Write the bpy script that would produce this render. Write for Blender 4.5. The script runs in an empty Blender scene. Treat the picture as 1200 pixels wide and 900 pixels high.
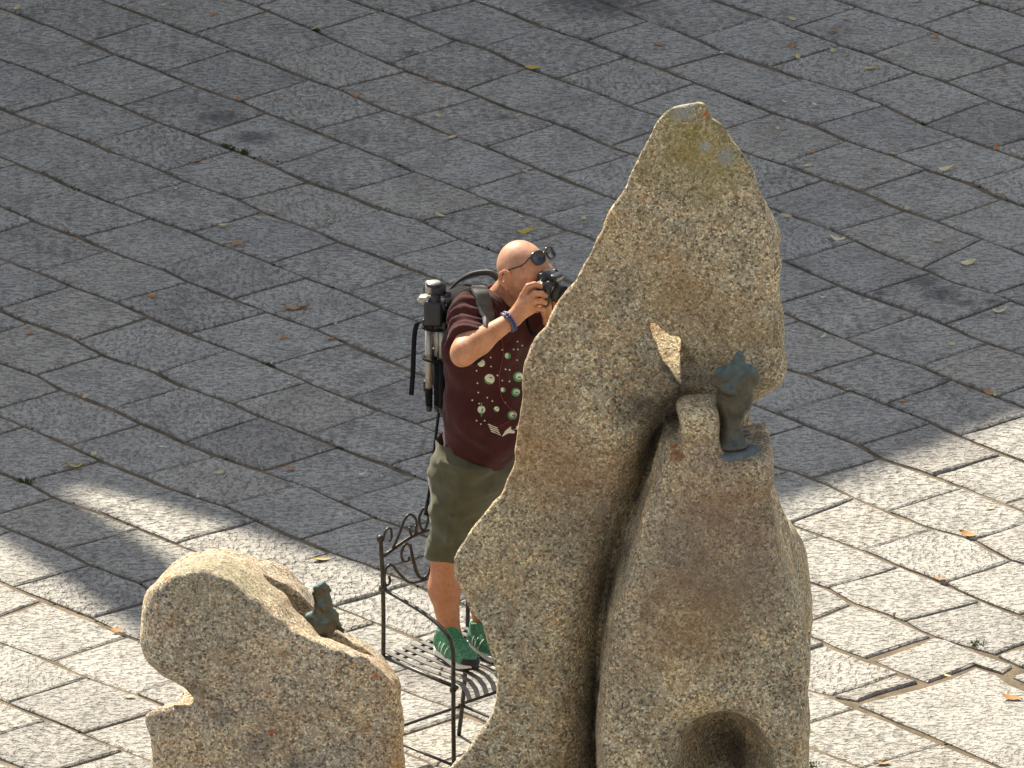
import bpy, bmesh, math, random
import numpy as np
from mathutils import Vector, Matrix
from mathutils.bvhtree import BVHTree
random.seed(7); rng = np.random.default_rng(7)
R = math.radians
S = bpy.context.scene
COL = S.collection

# ------------------------------------------------------------------ camera, light, exposure
PITCH, FPX, DIST = R(20.4), 16000.0, 54.7
SP, CP = math.sin(PITCH), math.cos(PITCH)
CAM = np.array([0.0, -DIST*CP, DIST*SP])
cd = bpy.data.cameras.new('camera'); cam = bpy.data.objects.new('camera', cd); COL.objects.link(cam)
cam.location = CAM; cam.rotation_euler = (math.pi/2-PITCH, 0, 0)
cd.sensor_width = 36; cd.lens = FPX*36/1200; cd.clip_end = 500; cd.clip_start = 1
S.camera = cam
SUN_AZ, SUN_EL = R(30), R(44)            # sun stands behind the square, to the left
SUN = np.array([-math.sin(SUN_AZ)*math.cos(SUN_EL), math.cos(SUN_AZ)*math.cos(SUN_EL), math.sin(SUN_EL)])
sd = bpy.data.lights.new('sun', 'SUN'); so = bpy.data.objects.new('sun', sd); COL.objects.link(so)
sd.energy = 5.0; sd.angle = R(0.53); sd.color = (1.0, 0.92, 0.77)
so.rotation_euler = Vector(SUN).to_track_quat('Z', 'Y').to_euler()
W = bpy.data.worlds.new('World'); S.world = W; W.use_nodes = True
wn = W.node_tree.nodes; sky = wn.new('ShaderNodeTexSky'); sky.sky_type = 'NISHITA'; sky.sun_disc = False
sky.sun_elevation = SUN_EL; sky.sun_rotation = -SUN_AZ
wn['Background'].inputs[1].default_value = 0.09
hs = wn.new('ShaderNodeHueSaturation'); hs.inputs['Saturation'].default_value = .42      # a milky, hazy autumn sky
W.node_tree.links.new(sky.outputs[0], hs.inputs['Color']); W.node_tree.links.new(hs.outputs[0], wn['Background'].inputs[0])
S.view_settings.view_transform = 'Standard'; S.view_settings.look = 'None'
S.view_settings.exposure = 1.12; S.view_settings.gamma = 1.0; S.view_settings.use_curve_mapping = False

# ------------------------------------------------------------------ from the photograph's pixels to metres
def ray(x, y):
    return np.array([x-600.0, FPX*CP+(450.0-y)*SP, -FPX*SP+(450.0-y)*CP])
def G(x, y, z=0.0):                       # point of the level z seen at a pixel
    d = ray(x, y); t = (z-CAM[2])/d[2]; return CAM+t*d
def P(x, y, Y):                           # point of the upright plane Y seen at a pixel
    d = ray(x, y); t = (Y-CAM[1])/d[1]; return CAM+t*d

# ------------------------------------------------------------------ objects
def link(o, parent=None):
    COL.objects.link(o)
    if parent is not None: o.parent = parent
    return o
def tag(o, label=None, cat=None, group=None, kind=None):
    if label: o['label'] = label
    if cat: o['category'] = cat
    if group: o['group'] = group
    if kind: o['kind'] = kind
    return o
def empty(name, loc=(0, 0, 0)):
    o = bpy.data.objects.new(name, None); o.empty_display_size = .1; o.location = loc
    return link(o)
def mesh_obj(name, verts, faces, mat, parent=None, smooth=True, origin=None):
    me = bpy.data.meshes.new(name)
    if origin is not None: verts = np.asarray(verts, float)-np.asarray(origin)
    if isinstance(faces, np.ndarray) and faces.ndim == 2:
        v = np.ascontiguousarray(verts, dtype=np.float32); n = len(faces); k = faces.shape[1]
        me.vertices.add(len(v)); me.vertices.foreach_set('co', v.ravel())
        me.loops.add(n*k); me.loops.foreach_set('vertex_index', faces.astype(np.int32).ravel())
        me.polygons.add(n); me.polygons.foreach_set('loop_start', np.arange(0, n*k, k, dtype=np.int32))
        me.update(calc_edges=True); me.validate()
    else:
        me.from_pydata([tuple(map(float, q)) for q in verts], [], [tuple(map(int, f)) for f in faces])
        me.update()
    if smooth: me.polygons.foreach_set('use_smooth', np.ones(len(me.polygons), dtype=bool))
    for m in (mat if isinstance(mat, (list, tuple)) else [mat]): me.materials.append(m)
    o = bpy.data.objects.new(name, me)
    if origin is not None: o.location = origin
    link(o, parent)
    q = parent                            # parents are only ever shifted, so world minus their shifts is the local place
    while q is not None: o.location = Vector(o.location)-q.location; q = q.parent
    return o
class MB:                                 # collects simple shapes for ONE mesh
    def __init__(s): s.v = []; s.f = []
    def add(s, v, f):
        b = len(s.v); s.v += [tuple(q) for q in v]; s.f += [tuple(i+b for i in q) for q in f]; return s
    def tube(s, pts, r, n=8, caps=True, flat=None):
        pts = [np.asarray(p, float) for p in pts]
        rs = r if isinstance(r, (list, tuple, np.ndarray)) else [r]*len(pts)
        t0 = pts[1]-pts[0]; t0 = t0/np.linalg.norm(t0)
        u = np.cross(t0, [0, 0, 1.0])
        if np.linalg.norm(u) < .1: u = np.cross(t0, [1.0, 0, 0])
        u /= np.linalg.norm(u); vv = []
        for i, p in enumerate(pts):
            t = pts[min(i+1, len(pts)-1)]-pts[max(i-1, 0)]; t = t/(np.linalg.norm(t)+1e-12)
            u = u-t*np.dot(u, t); u /= np.linalg.norm(u); w = np.cross(t, u)
            for k in range(n):
                a = 2*math.pi*(k+.5)/n
                vv.append(p+rs[i]*(math.cos(a)*u+math.sin(a)*w))
        ff = [(i*n+k, i*n+(k+1) % n, (i+1)*n+(k+1) % n, (i+1)*n+k) for i in range(len(pts)-1) for k in range(n)]
        if caps: ff += [tuple(range(n-1, -1, -1)), tuple((len(pts)-1)*n+k for k in range(n))]
        return s.add(vv, ff)
    def ribbon(s, pts, side, w, th):      # flat strap: side = width direction per point
        vv = []; n = len(pts)
        for i, p in enumerate(pts):
            p = np.asarray(p, float); t = np.asarray(pts[min(i+1, n-1)], float)-np.asarray(pts[max(i-1, 0)], float)
            sd_ = np.asarray(side[i] if isinstance(side, list) else side, float); sd_ = sd_/np.linalg.norm(sd_)
            nn = np.cross(t, sd_); nn /= np.linalg.norm(nn)+1e-12
            ww = w[i] if isinstance(w, list) else w
            for a, b in ((-1, -1), (1, -1), (1, 1), (-1, 1)): vv.append(p+sd_*a*ww/2+nn*b*th/2)
        ff = [(4*i+k, 4*i+(k+1) % 4, 4*i+4+(k+1) % 4, 4*i+4+k) for i in range(n-1) for k in range(4)]
        ff += [(3, 2, 1, 0), tuple(4*(n-1)+k for k in range(4))]
        return s.add(vv, ff)
    def box(s, c, ax, h, bev=0.0):        # centre, 3 axes, half sizes; bev chamfers
        ax = [np.asarray(a, float)/np.linalg.norm(a) for a in ax]
        bm = bmesh.new(); bmesh.ops.create_cube(bm, size=2)
        for v in bm.verts: v.co = Vector((v.co.x*h[0], v.co.y*h[1], v.co.z*h[2]))
        if bev: bmesh.ops.bevel(bm, geom=list(bm.edges), offset=bev, segments=2, affect='EDGES', profile=.6)
        vv = [np.asarray(c)+ax[0]*v.co.x+ax[1]*v.co.y+ax[2]*v.co.z for v in bm.verts]
        bm.verts.index_update(); ff = [[v.index for v in f.verts] for f in bm.faces]; bm.free()
        return s.add(vv, ff)
    def ball(s, c, r, n=8, m=6, sc=(1, 1, 1)):
        vv = [np.asarray(c)+np.array([0, 0, r*sc[2]])]
        for i in range(1, m):
            a = math.pi*i/m
            for k in range(n):
                b = 2*math.pi*k/n
                vv.append(np.asarray(c)+r*np.array([math.sin(a)*math.cos(b)*sc[0], math.sin(a)*math.sin(b)*sc[1], math.cos(a)*sc[2]]))
        vv.append(np.asarray(c)-np.array([0, 0, r*sc[2]])); L = len(vv)-1
        ff = [(0, 1+k, 1+(k+1) % n) for k in range(n)]
        ff += [(1+i*n+k, 1+(i+1)*n+k, 1+(i+1)*n+(k+1) % n, 1+i*n+(k+1) % n) for i in range(m-2) for k in range(n)]
        ff += [(L, 1+(m-2)*n+(k+1) % n, 1+(m-2)*n+k) for k in range(n)]
        return s.add(vv, ff)
    def build(s, name, mat, parent=None, smooth=True, origin=None):
        return mesh_obj(name, s.v, s.f, mat, parent, smooth, origin)
def smooth_path(pts, n=8):                # Catmull-Rom through points
    p = [np.asarray(q, float) for q in pts]; p = [2*p[0]-p[1]]+p+[2*p[-1]-p[-2]]; out = []
    for i in range(1, len(p)-2):
        for k in range(n):
            t = k/n; a, b, c, d = p[i-1], p[i], p[i+1], p[i+2]
            out.append(.5*((2*b)+(c-a)*t+(2*a-5*b+4*c-d)*t*t+(3*b-a-3*c+d)*t**3))
    return out+[p[-2]]

# ------------------------------------------------------------------ solid modelling: distance fields meshed by surface nets
def vnoise(x, y, z, seed=0):
    r = np.random.default_rng(seed).random((32, 32, 32), dtype=np.float32)*2-1
    x, y, z = np.broadcast_arrays(x, y, z)
    xi = np.floor(x).astype(np.int32); yi = np.floor(y).astype(np.int32); zi = np.floor(z).astype(np.int32)
    fx = (x-xi).astype(np.float32); fy = (y-yi).astype(np.float32); fz = (z-zi).astype(np.float32)
    fx = fx*fx*(3-2*fx); fy = fy*fy*(3-2*fy); fz = fz*fz*(3-2*fz)
    g = lambda a, b, c: r[(xi+a) & 31, (yi+b) & 31, (zi+c) & 31]
    l = lambda p, q, t: p+(q-p)*t
    return l(l(l(g(0, 0, 0), g(1, 0, 0), fx), l(g(0, 1, 0), g(1, 1, 0), fx), fy),
             l(l(g(0, 0, 1), g(1, 0, 1), fx), l(g(0, 1, 1), g(1, 1, 1), fx), fy), fz)
def smin(a, b, k):
    if k <= 0: return np.minimum(a, b)
    h = np.maximum(k-np.abs(a-b), 0)/k
    return np.minimum(a, b)-h*h*k*.25
def smax(a, b, k): return -smin(-a, -b, k)
class Field:
    def __init__(s, lo, hi, h):
        s.lo = np.array(lo, float); s.h = h; s.n = np.ceil((np.array(hi)-s.lo)/h).astype(int)+1
        s.D = np.full(s.n, 9.0, np.float32)
        s.ax = [(s.lo[i]+h*np.arange(s.n[i])).astype(np.float32) for i in range(3)]
    def sub(s, lo, hi):
        i0 = np.clip(np.floor((np.array(lo)-s.lo)/s.h).astype(int), 0, s.n); i1 = np.clip(np.ceil((np.array(hi)-s.lo)/s.h).astype(int)+1, 0, s.n)
        sl = tuple(slice(a, b) for a, b in zip(i0, i1))
        X = s.ax[0][sl[0]][:, None, None]; Y = s.ax[1][sl[1]][None, :, None]; Z = s.ax[2][sl[2]][None, None, :]
        return sl, X, Y, Z
    def put(s, lo, hi, fn, k=0.0, op='u'):
        pad = k+3*s.h; sl, X, Y, Z = s.sub(np.array(lo)-pad, np.array(hi)+pad)
        if s.D[sl].size == 0: return s
        d = fn(X, Y, Z)
        s.D[sl] = smin(s.D[sl], d, k) if op == 'u' else smax(s.D[sl], -d, k) if op == 's' else smax(s.D[sl], d, k)
        return s
    def cone(s, a, b, ra, rb=None, k=0.0, op='u', flat=None):   # round cone; flat=(axis, factor) squashes along axis
        rb = ra if rb is None else rb; a = np.asarray(a, float); b = np.asarray(b, float); m = max(ra, rb)
        if flat is not None:
            fa, ff = np.asarray(flat[0], float), flat[1]; fa = fa/np.linalg.norm(fa); m = m*max(1, ff)
        def fn(X, Y, Z):
            px, py, pz = X-a[0], Y-a[1], Z-a[2]; d = b-a
            if flat is not None:
                q = (px*fa[0]+py*fa[1]+pz*fa[2])*(1/ff-1); px = px+q*fa[0]; py = py+q*fa[1]; pz = pz+q*fa[2]
                d = d+fa*np.dot(d, fa)*(1/ff-1)
            t = np.clip((px*d[0]+py*d[1]+pz*d[2])/(np.dot(d, d)+1e-12), 0, 1)
            return (np.sqrt((px-t*d[0])**2+(py-t*d[1])**2+(pz-t*d[2])**2)-(ra+(rb-ra)*t))*(min(1, ff) if flat is not None else 1)
        return s.put(np.minimum(a, b)-m, np.maximum(a, b)+m, fn, k, op)
    def ell(s, c, ax, r, k=0.0, op='u'):  # ellipsoid, axes rows
        c = np.asarray(c, float); ax = [np.asarray(q, float)/np.linalg.norm(q) for q in ax]; r = np.asarray(r, float); m = r.max()
        def fn(X, Y, Z):
            px, py, pz = X-c[0], Y-c[1], Z-c[2]
            q = [(px*u[0]+py*u[1]+pz*u[2]) for u in ax]
            k0 = np.sqrt(sum((q[i]/r[i])**2 for i in range(3))); k1 = np.sqrt(sum((q[i]/r[i]**2)**2 for i in range(3)))
            return k0*(k0-1)/np.maximum(k1, 1e-6)
        return s.put(c-m, c+m, fn, k, op)
    def box(s, c, ax, hs, r=0.01, k=0.0, op='u'):
        c = np.asarray(c, float); ax = [np.asarray(q, float)/np.linalg.norm(q) for q in ax]; m = float(np.linalg.norm(hs))
        def fn(X, Y, Z):
            px, py, pz = X-c[0], Y-c[1], Z-c[2]
            q = [np.abs(px*u[0]+py*u[1]+pz*u[2])-(hs[i]-r) for i, u in enumerate(ax)]
            o = np.sqrt(sum(np.maximum(t, 0)**2 for t in q))
            return o+np.minimum(np.maximum(np.maximum(q[0], q[1]), q[2]), 0)-r
        return s.put(c-m, c+m, fn, k, op)
    def cut(s, pt, nrm, k=0.0):           # keep the side the normal points away from
        pt = np.asarray(pt, float); nrm = np.asarray(nrm, float)/np.linalg.norm(nrm)
        X, Y, Z = s.ax[0][:, None, None], s.ax[1][None, :, None], s.ax[2][None, None, :]
        s.D = smax(s.D, ((X-pt[0])*nrm[0]+(Y-pt[1])*nrm[1]+(Z-pt[2])*nrm[2]).astype(np.float32), k); return s
    def noise(s, amp, scale, seed=0, stretch=(1, 1, 1)):
        m = np.abs(s.D) < amp*2+4*s.h; i, j, k = np.nonzero(m)
        s.D[m] += amp*vnoise(s.ax[0][i]/scale/stretch[0]+100, s.ax[1][j]/scale/stretch[1]+100, s.ax[2][k]/scale/stretch[2]+100, seed); return s
    def mesh(s):
        D = s.D; I = D < 0
        n = D.shape; c = np.zeros((n[0]-1, n[1]-1, n[2]-1), np.int8)
        for a in (0, 1):
            for b in (0, 1):
                for e in (0, 1): c += I[a:n[0]-1+a, b:n[1]-1+b, e:n[2]-1+e]
        act = (c > 0) & (c < 8); idx = np.full(act.shape, -1, np.int64); ijk = np.argwhere(act); idx[act] = np.arange(len(ijk))
        acc = np.zeros((len(ijk), 3)); cnt = np.zeros(len(ijk)); cor = [(a, b, e) for a in (0, 1) for b in (0, 1) for e in (0, 1)]
        val = {q: D[ijk[:, 0]+q[0], ijk[:, 1]+q[1], ijk[:, 2]+q[2]].astype(float) for q in cor}
        for p in cor:
            for ax in range(3):
                if p[ax]: continue
                q = list(p); q[ax] = 1; q = tuple(q); x = (val[p] < 0) != (val[q] < 0); t = np.zeros(len(ijk)); t[x] = val[p][x]/(val[p][x]-val[q][x])
                for e in range(3): acc[x, e] += p[e]+(t[x] if e == ax else 0)
                cnt[x] += 1
        V = s.lo+s.h*(ijk+acc/cnt[:, None]); F = []
        for ax in range(3):
            u, w = (ax+1) % 3, (ax+2) % 3
            sl0 = [slice(1, -1)]*3; sl0[ax] = slice(0, -1); sl1 = list(sl0); sl1[ax] = slice(1, None)
            A, B = I[tuple(sl0)], I[tuple(sl1)]; e = np.argwhere(A != B); fl = A[A != B]
            e = e+np.array([1 if q != ax else 0 for q in range(3)])
            def cell(du, dw):
                f = e.copy(); f[:, u] -= du; f[:, w] -= dw; return idx[f[:, 0], f[:, 1], f[:, 2]]
            q = np.stack([cell(1, 1), cell(0, 1), cell(0, 0), cell(1, 0)], 1)
            q[~fl] = q[~fl][:, ::-1]; F.append(q)
        F = np.concatenate(F); return V, F[(F >= 0).all(1)]
def poly_sdf(pts, X, Z):                  # signed distance to a polygon, X (n), Z (m) -> (n, m)
    p = np.asarray(pts, np.float32); X = X[:, None]; Z = Z[None, :]; d = np.full((X.shape[0], Z.shape[1]), 1e9, np.float32); ins = np.zeros(d.shape, bool)
    for i in range(len(p)):
        a, b = p[i], p[(i+1) % len(p)]; e = b-a; wx, wz = X-a[0], Z-a[1]
        t = np.clip((wx*e[0]+wz*e[1])/(e@e+1e-12), 0, 1); d = np.minimum(d, (wx-e[0]*t)**2+(wz-e[1]*t)**2)
        c = ((a[1] > Z) != (b[1] > Z)); xs = a[0]+(Z-a[1])*e[0]/(e[1] if abs(e[1]) > 1e-9 else 1e-9); ins ^= c & (X < xs)
    d = np.sqrt(d); return np.where(ins, -d, d)

# ------------------------------------------------------------------ materials
class NT:
    def __init__(s, name, rough=.8, spec=.3):
        s.m = bpy.data.materials.new(name); s.m.use_nodes = True; s.t = s.m.node_tree; s.b = s.t.nodes['Principled BSDF']
        s.set('Roughness', rough); s.set('Specular IOR Level', spec)
    def set(s, k, v):
        if hasattr(v, 'is_output'): s.t.links.new(v, s.b.inputs[k])
        else: s.b.inputs[k].default_value = v if not (isinstance(v, tuple) and s.b.inputs[k].type == 'RGBA' and len(v) == 3) else (*v, 1)
        return s
    def n(s, kind, **kw):
        nd = s.t.nodes.new('ShaderNode'+kind)
        for k, v in kw.items():
            if k.startswith('_'): setattr(nd, k[1:], v); continue
            k = k.replace('__', ' ')
            i = nd.inputs[int(k[1:])] if k[0] == 'i' and k[1:].isdigit() else nd.inputs[k]
            if hasattr(v, 'is_output'): s.t.links.new(v, i)
            else: i.default_value = (*v, 1) if isinstance(v, tuple) and len(v) == 3 and i.type == 'RGBA' else v
        return nd
    def obj(s): return s.n('TexCoord').outputs['Object']
    def pos(s): return s.n('NewGeometry').outputs['Position']
    def noise(s, vec, scale, detail=4, rough=.55, dist=0): return s.n('TexNoise', Vector=vec, Scale=scale, Detail=detail, Roughness=rough, Distortion=dist).outputs[0]
    def vor(s, vec, scale, feature='F1', out='Color'): return s.n('TexVoronoi', _feature=feature, Vector=vec, Scale=scale).outputs[out]
    def ramp(s, fac, stops, interp='LINEAR'):
        r = s.n('ValToRGB', Fac=fac); e = r.color_ramp.elements; r.color_ramp.interpolation = interp
        while len(e) < len(stops): e.new(.5)
        for q, (p, c) in zip(e, stops): q.position = p; q.color = (c, c, c, 1) if not isinstance(c, tuple) else (*c, 1)
        return r.outputs[0]
    def mix(s, fac, a, b, mode='MIX'):
        nd = s.t.nodes.new('ShaderNodeMix'); nd.data_type = 'RGBA'; nd.blend_type = mode
        for i, v in ((0, fac), (6, a), (7, b)):
            if hasattr(v, 'is_output'): s.t.links.new(v, nd.inputs[i])
            else: nd.inputs[i].default_value = v if i == 0 else ((*v, 1) if isinstance(v, tuple) else (v, v, v, 1))
        return nd.outputs[2]
    def math(s, op, a, b=0.0, c=0.0, clamp=False):
        nd = s.n('Math', _operation=op, i0=a, i1=b); nd.use_clamp = clamp
        if op == 'MULTIPLY_ADD':
            if hasattr(c, 'is_output'): s.t.links.new(c, nd.inputs[2])
            else: nd.inputs[2].default_value = c
        return nd.outputs[0]
    def vmul(s, v, k): return s.n('VectorMath', _operation='MULTIPLY', i0=v, i1=k).outputs[0]
    def vadd(s, v, k): return s.n('VectorMath', _operation='ADD', i0=v, i1=k).outputs[0]
    def near(s, p, c, r0, r1, wob=.3, sc=12.0):   # 1 inside r0 of point c, fading to 0 at r1, uneven edge
        d = s.n('VectorMath', _operation='DISTANCE', i0=p, i1=tuple(map(float, c))).outputs['Value']
        w = s.math('MULTIPLY_ADD', s.noise(p, sc, 6, .72), wob*r1*3, s.math('SUBTRACT', d, wob*r1*1.5))
        return s.n('MapRange', Value=w, From__Min=r1, From__Max=r0, To__Min=0.0, To__Max=1.0).outputs[0]
    def bump(s, h, strength=.5, dist=.01, prev=None):
        nd = s.n('Bump', Height=h, Strength=strength, Distance=dist)
        if prev is not None: s.t.links.new(prev, nd.inputs['Normal'])
        s.t.links.new(nd.outputs[0], s.b.inputs['Normal']); return nd.outputs[0]
def plain(name, col, rough=.6, spec=.4, metal=0.0, var=.25, sc=30.0, bump=0.0):
    t = NT(name, rough, spec); f = t.noise(t.obj(), sc, 4)
    t.set('Base Color', t.ramp(f, [(.3, tuple(c*(1-var) for c in col)), (.7, tuple(min(1, c*(1+var)) for c in col))])); t.set('Metallic', metal)
    if bump: t.bump(f, .6, bump)
    return t.m
# ------------------------------------------------------------------ the stones' materials
def granite(name, warm, extra=None):
    t = NT(name, .85, .25); p = t.pos()
    pw = t.vadd(p, t.vmul(t.n('TexNoise', Vector=p, Scale=70, Detail=3).outputs['Color'], (.012, .012, .012)))
    v = t.n('SeparateColor', Color=t.vor(pw, 125)); c1, c3 = v.outputs[0], v.outputs[2]
    c2 = t.n('SeparateColor', Color=t.vor(pw, 260)).outputs[1]
    g = [tuple(q) for q in warm]
    grain = t.ramp(c1, [(0, g[0]), (.14, g[1]), (.36, g[2]), (.66, g[3]), (.88, g[4])], 'CONSTANT')
    grain = t.mix(t.ramp(c3, [(.86, 0), (.87, .6)]), grain, (.50, .26, .10))
    fine = t.ramp(c2, [(0, .35), (.2, .8), (.55, 1.1), (.86, 1.7)], 'CONSTANT')
    grit = t.ramp(t.noise(p, 170, 6, .85), [(.36, .35), (.48, 1.05), (.62, 1.85)])
    col = t.mix(.42, grain, fine, 'MULTIPLY')
    q = t.vmul(t.n('VectorRotate', Vector=p, Angle=.6, _rotation_type='Y_AXIS').outputs[0], (1, 1, .5))
    big = t.ramp(t.noise(q, 4.2, 7, .72), [(.3, (.58, .57, .56)), (.48, (.95, .95, .94)), (.68, (1.3, 1.22, 1.05))])
    col = t.mix(.95, col, big, 'MULTIPLY')
    med = t.ramp(t.noise(t.vadd(p, (3, 3, 3)), 17, 7, .78), [(.34, (.55, .54, .54)), (.5, (1, 1, 1)), (.66, (1.4, 1.33, 1.2))])
    col = t.mix(.6, col, med, 'MULTIPLY')
    iron = t.ramp(t.noise(t.vadd(p, (7, 3, 1)), 4.2, 6, .7), [(.50, 0), (.72, .45)])
    col = t.mix(iron, col, (.50, .27, .10))
    pt = t.ramp(t.noise(t.vadd(p, (2, 9, 5)), 13, 6, .78), [(.53, 0), (.72, .3)])
    col = t.mix(pt, col, (.2, .165, .12))
    lich = t.ramp(t.noise(t.vadd(p, (5, 1, 8)), 24, 4, .7), [(.64, 0), (.72, .5)])
    col = t.mix(lich, col, (.46, .44, .34))
    if extra: col = extra(t, p, col)
    col = t.mix(.6, col, grit, 'MULTIPLY')
    t.set('Base Color', col)
    h = t.math('ADD', t.noise(p, 80, 6, .78), t.math('MULTIPLY', c1, .35))
    t.bump(h, 1.0, .016)
    return t.m

def big_rock_marks(t, p, col):
    def at(x, y, d=0): h = hit(BV_BIG, x, y); return P(x, y, ROCK_Y-.15) if h is None else h[0]
    # black water stain in the fold beside the bronze and down the crack
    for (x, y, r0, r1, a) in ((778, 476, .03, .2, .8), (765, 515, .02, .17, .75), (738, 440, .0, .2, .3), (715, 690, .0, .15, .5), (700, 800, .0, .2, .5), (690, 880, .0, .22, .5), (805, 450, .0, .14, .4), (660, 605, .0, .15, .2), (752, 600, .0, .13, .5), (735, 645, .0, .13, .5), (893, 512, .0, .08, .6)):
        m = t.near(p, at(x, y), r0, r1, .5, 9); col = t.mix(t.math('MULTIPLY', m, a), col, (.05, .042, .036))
    # the front mass is redder and darker than the slab behind
    for (x, y, r0, r1, a, c) in ((850, 600, .05, .34, .55, (.30, .16, .10)), (800, 660, .05, .30, .5, (.22, .17, .14)), (880, 690, .02, .2, .45, (.24, .20, .19)), (780, 740, .03, .25, .45, (.34, .18, .09)), (720, 560, .05, .25, .25, (.36, .22, .12)), (640, 640, .05, .3, .25, (.20, .17, .14)), (860, 400, .05, .25, .3, (.46, .30, .13)), (625, 470, .02, .24, .45, (.40, .22, .09))):
        m = t.near(p, at(x, y), r0, r1, .5, 8); col = t.mix(t.math('MULTIPLY', m, a), col, c)
    for (x, y, r0, r1, a) in ((862, 885, .03, .17, .75), (850, 860, .02, .13, .5)):  # shade of the round foot hollow, painted into the colour
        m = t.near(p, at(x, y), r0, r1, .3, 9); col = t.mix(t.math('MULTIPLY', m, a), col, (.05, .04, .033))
    # yellow-green lichen bloom and pale lichen near the top, ochre halo round the hole
    for (x, y, r0, r1, a, c) in ((812, 165, .02, .26, .6, (.34, .27, .06)), (840, 200, .02, .13, .4, (.33, .28, .10)), (800, 345, .02, .2, .45, (.42, .24, .09)), (835, 720, .02, .3, .4, (.36, .22, .08)), (690, 560, .02, .22, .3, (.45, .24, .10)), (625, 540, .02, .22, .5, (.42, .2, .07)), (720, 300, .05, .2, .2, (.42, .25, .1))):
        m = t.near(p, at(x, y, -.3), r0, r1, .4, 10); col = t.mix(t.math('MULTIPLY', m, a), col, c)
    for (x, y, r, c) in ((850, 184, .035, (.42, .42, .38)), (826, 172, .025, (.5, .5, .46)), (800, 128, .05, (.42, .42, .36)), (828, 134, .016, (.55, .16, .02)), (789, 524, .016, (.6, .13, .015)), (792, 535, .03, (.35, .13, .04)), (705, 600, .03, (.4, .3, .25))):
        m = t.near(p, at(x, y, -.3), r*.4, r*1.2, .35, 40); col = t.mix(t.math('MULTIPLY', m, .8), col, c)
    return col
def low_at(x, y): h = hit(BV_LOW, x, y); return P(x, y, LOW_Y-.2) if h is None else h[0]
def low_rock_marks(t, p, col):
    m = t.near(p, low_at(262, 664), .05, .3, .4, 10); col = t.mix(t.math('MULTIPLY', m, .45), col, (.25, .24, .12))
    for (x, y, r) in ((196, 677, .02), (206, 672, .012), (440, 792, .012), (246, 668, .008), (318, 858, .012)):
        m = t.near(p, low_at(x, y), r*.4, r*1.25, .35, 50); col = t.mix(t.math('MULTIPLY', m, .85), col, (.55, .10, .015))
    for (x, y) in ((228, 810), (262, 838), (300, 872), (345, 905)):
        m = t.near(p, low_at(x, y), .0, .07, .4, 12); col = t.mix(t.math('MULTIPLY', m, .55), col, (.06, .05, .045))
    return col

ROCK_Y = G(600, 1020)[1]; LOW_Y = G(320, 985)[1]

def slab_material():
    t = NT('hewn_granite_slab', .82, .25); o = t.obj(); p = t.pos(); rnd = t.n('ObjectInfo').outputs['Random']
    ow = t.vadd(o, t.n('CombineXYZ', X=t.math('MULTIPLY', rnd, 37.0), Y=t.math('MULTIPLY', rnd, 91.0)).outputs[0])
    base = t.ramp(rnd, [(0, (.325, .308, .28)), (.2, (.395, .374, .333)), (.45, (.365, .347, .312)), (.65, (.385, .366, .33)), (.8, (.38, .35, .303)), (.92, (.35, .334, .305)), (1, (.295, .275, .248))])
    gr = t.ramp(t.n('SeparateColor', Color=t.vor(ow, 170)).outputs[0], [(0, .4), (.12, .82), (.45, 1.0), (.8, 1.35)], 'CONSTANT')
    col = t.mix(.55, base, gr, 'MULTIPLY')
    col = t.mix(.8, col, t.ramp(t.noise(ow, 5, 5, .65), [(.3, .66), (.5, 1.0), (.7, 1.2)]), 'MULTIPLY')
    # chisel marks: short strokes lined up along the slab, deeper on some slabs than on others
    wob = t.vadd(ow, t.vmul(t.n('TexNoise', Vector=ow, Scale=9, Detail=2).outputs['Color'], (.03, .03, .0)))
    st = t.noise(t.vmul(wob, (24, 50, 1)), 1.0, 2, .5)
    wv = t.n('TexWave', Vector=wob, Scale=5.2, Distortion=2.5, Detail=2).outputs[0]
    deep = t.math('FRACT', t.math('MULTIPLY', rnd, 13.7))
    rows = t.math('MULTIPLY', t.math('SUBTRACT', 1, wv), t.ramp(deep, [(.60, 0), (.8, .75)]))
    pits = t.ramp(st, [(.34, 0), (.47, 1)])
    pits2 = t.ramp(t.noise(ow, 48, 3, .6), [(.36, 0), (.46, 1)])
    h = t.math('ADD', t.math('MULTIPLY', pits, t.math('MULTIPLY_ADD', deep, .5, .5)), t.math('ADD', t.math('MULTIPLY', pits2, .45), t.math('MULTIPLY', rows, t.math('MULTIPLY', t.ramp(t.noise(ow, 8, 4, .7), [(.38, 0), (.6, 1)]), -.6))))
    h = t.math('ADD', h, t.math('ADD', t.math('MULTIPLY', t.noise(ow, 130, 4, .7), .35), t.math('MULTIPLY', t.noise(ow, 11, 3, .6), 1.3)))
    dirt = t.math('MULTIPLY', t.math('SUBTRACT', 1.0, t.math('MULTIPLY', pits, pits2)), .44)
    col = t.mix(dirt, col, (.105, .088, .07))
    fur = t.math('MULTIPLY', t.ramp(rows, [(.30, 0), (.6, .30)]), t.ramp(t.noise(ow, 8, 4, .7), [(.42, 0), (.6, 1)])); col = t.mix(fur, col, (.10, .085, .068))
    # dark oil blots and moss breath on single slabs (fixed places in the square)
    for (x, y, r) in ((1083, 330, .07), (1103, 345, .1), (1130, 356, .035), (1031, 344, .03), (1163, 354, .04), (700, 4, .25), (480, 62, .045), (258, 137, .1), (592, 137, .045), (300, 160, .1), (590, 400, .2)):
        m = t.near(p, G(x, y), r*.3, r*1.2, .45, 22); col = t.mix(t.math('MULTIPLY', m, .62), col, (.045, .042, .045))
    t.set('Base Color', col); t.bump(h, .9, .012)
    return t.m
M_SLAB = slab_material()
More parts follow.
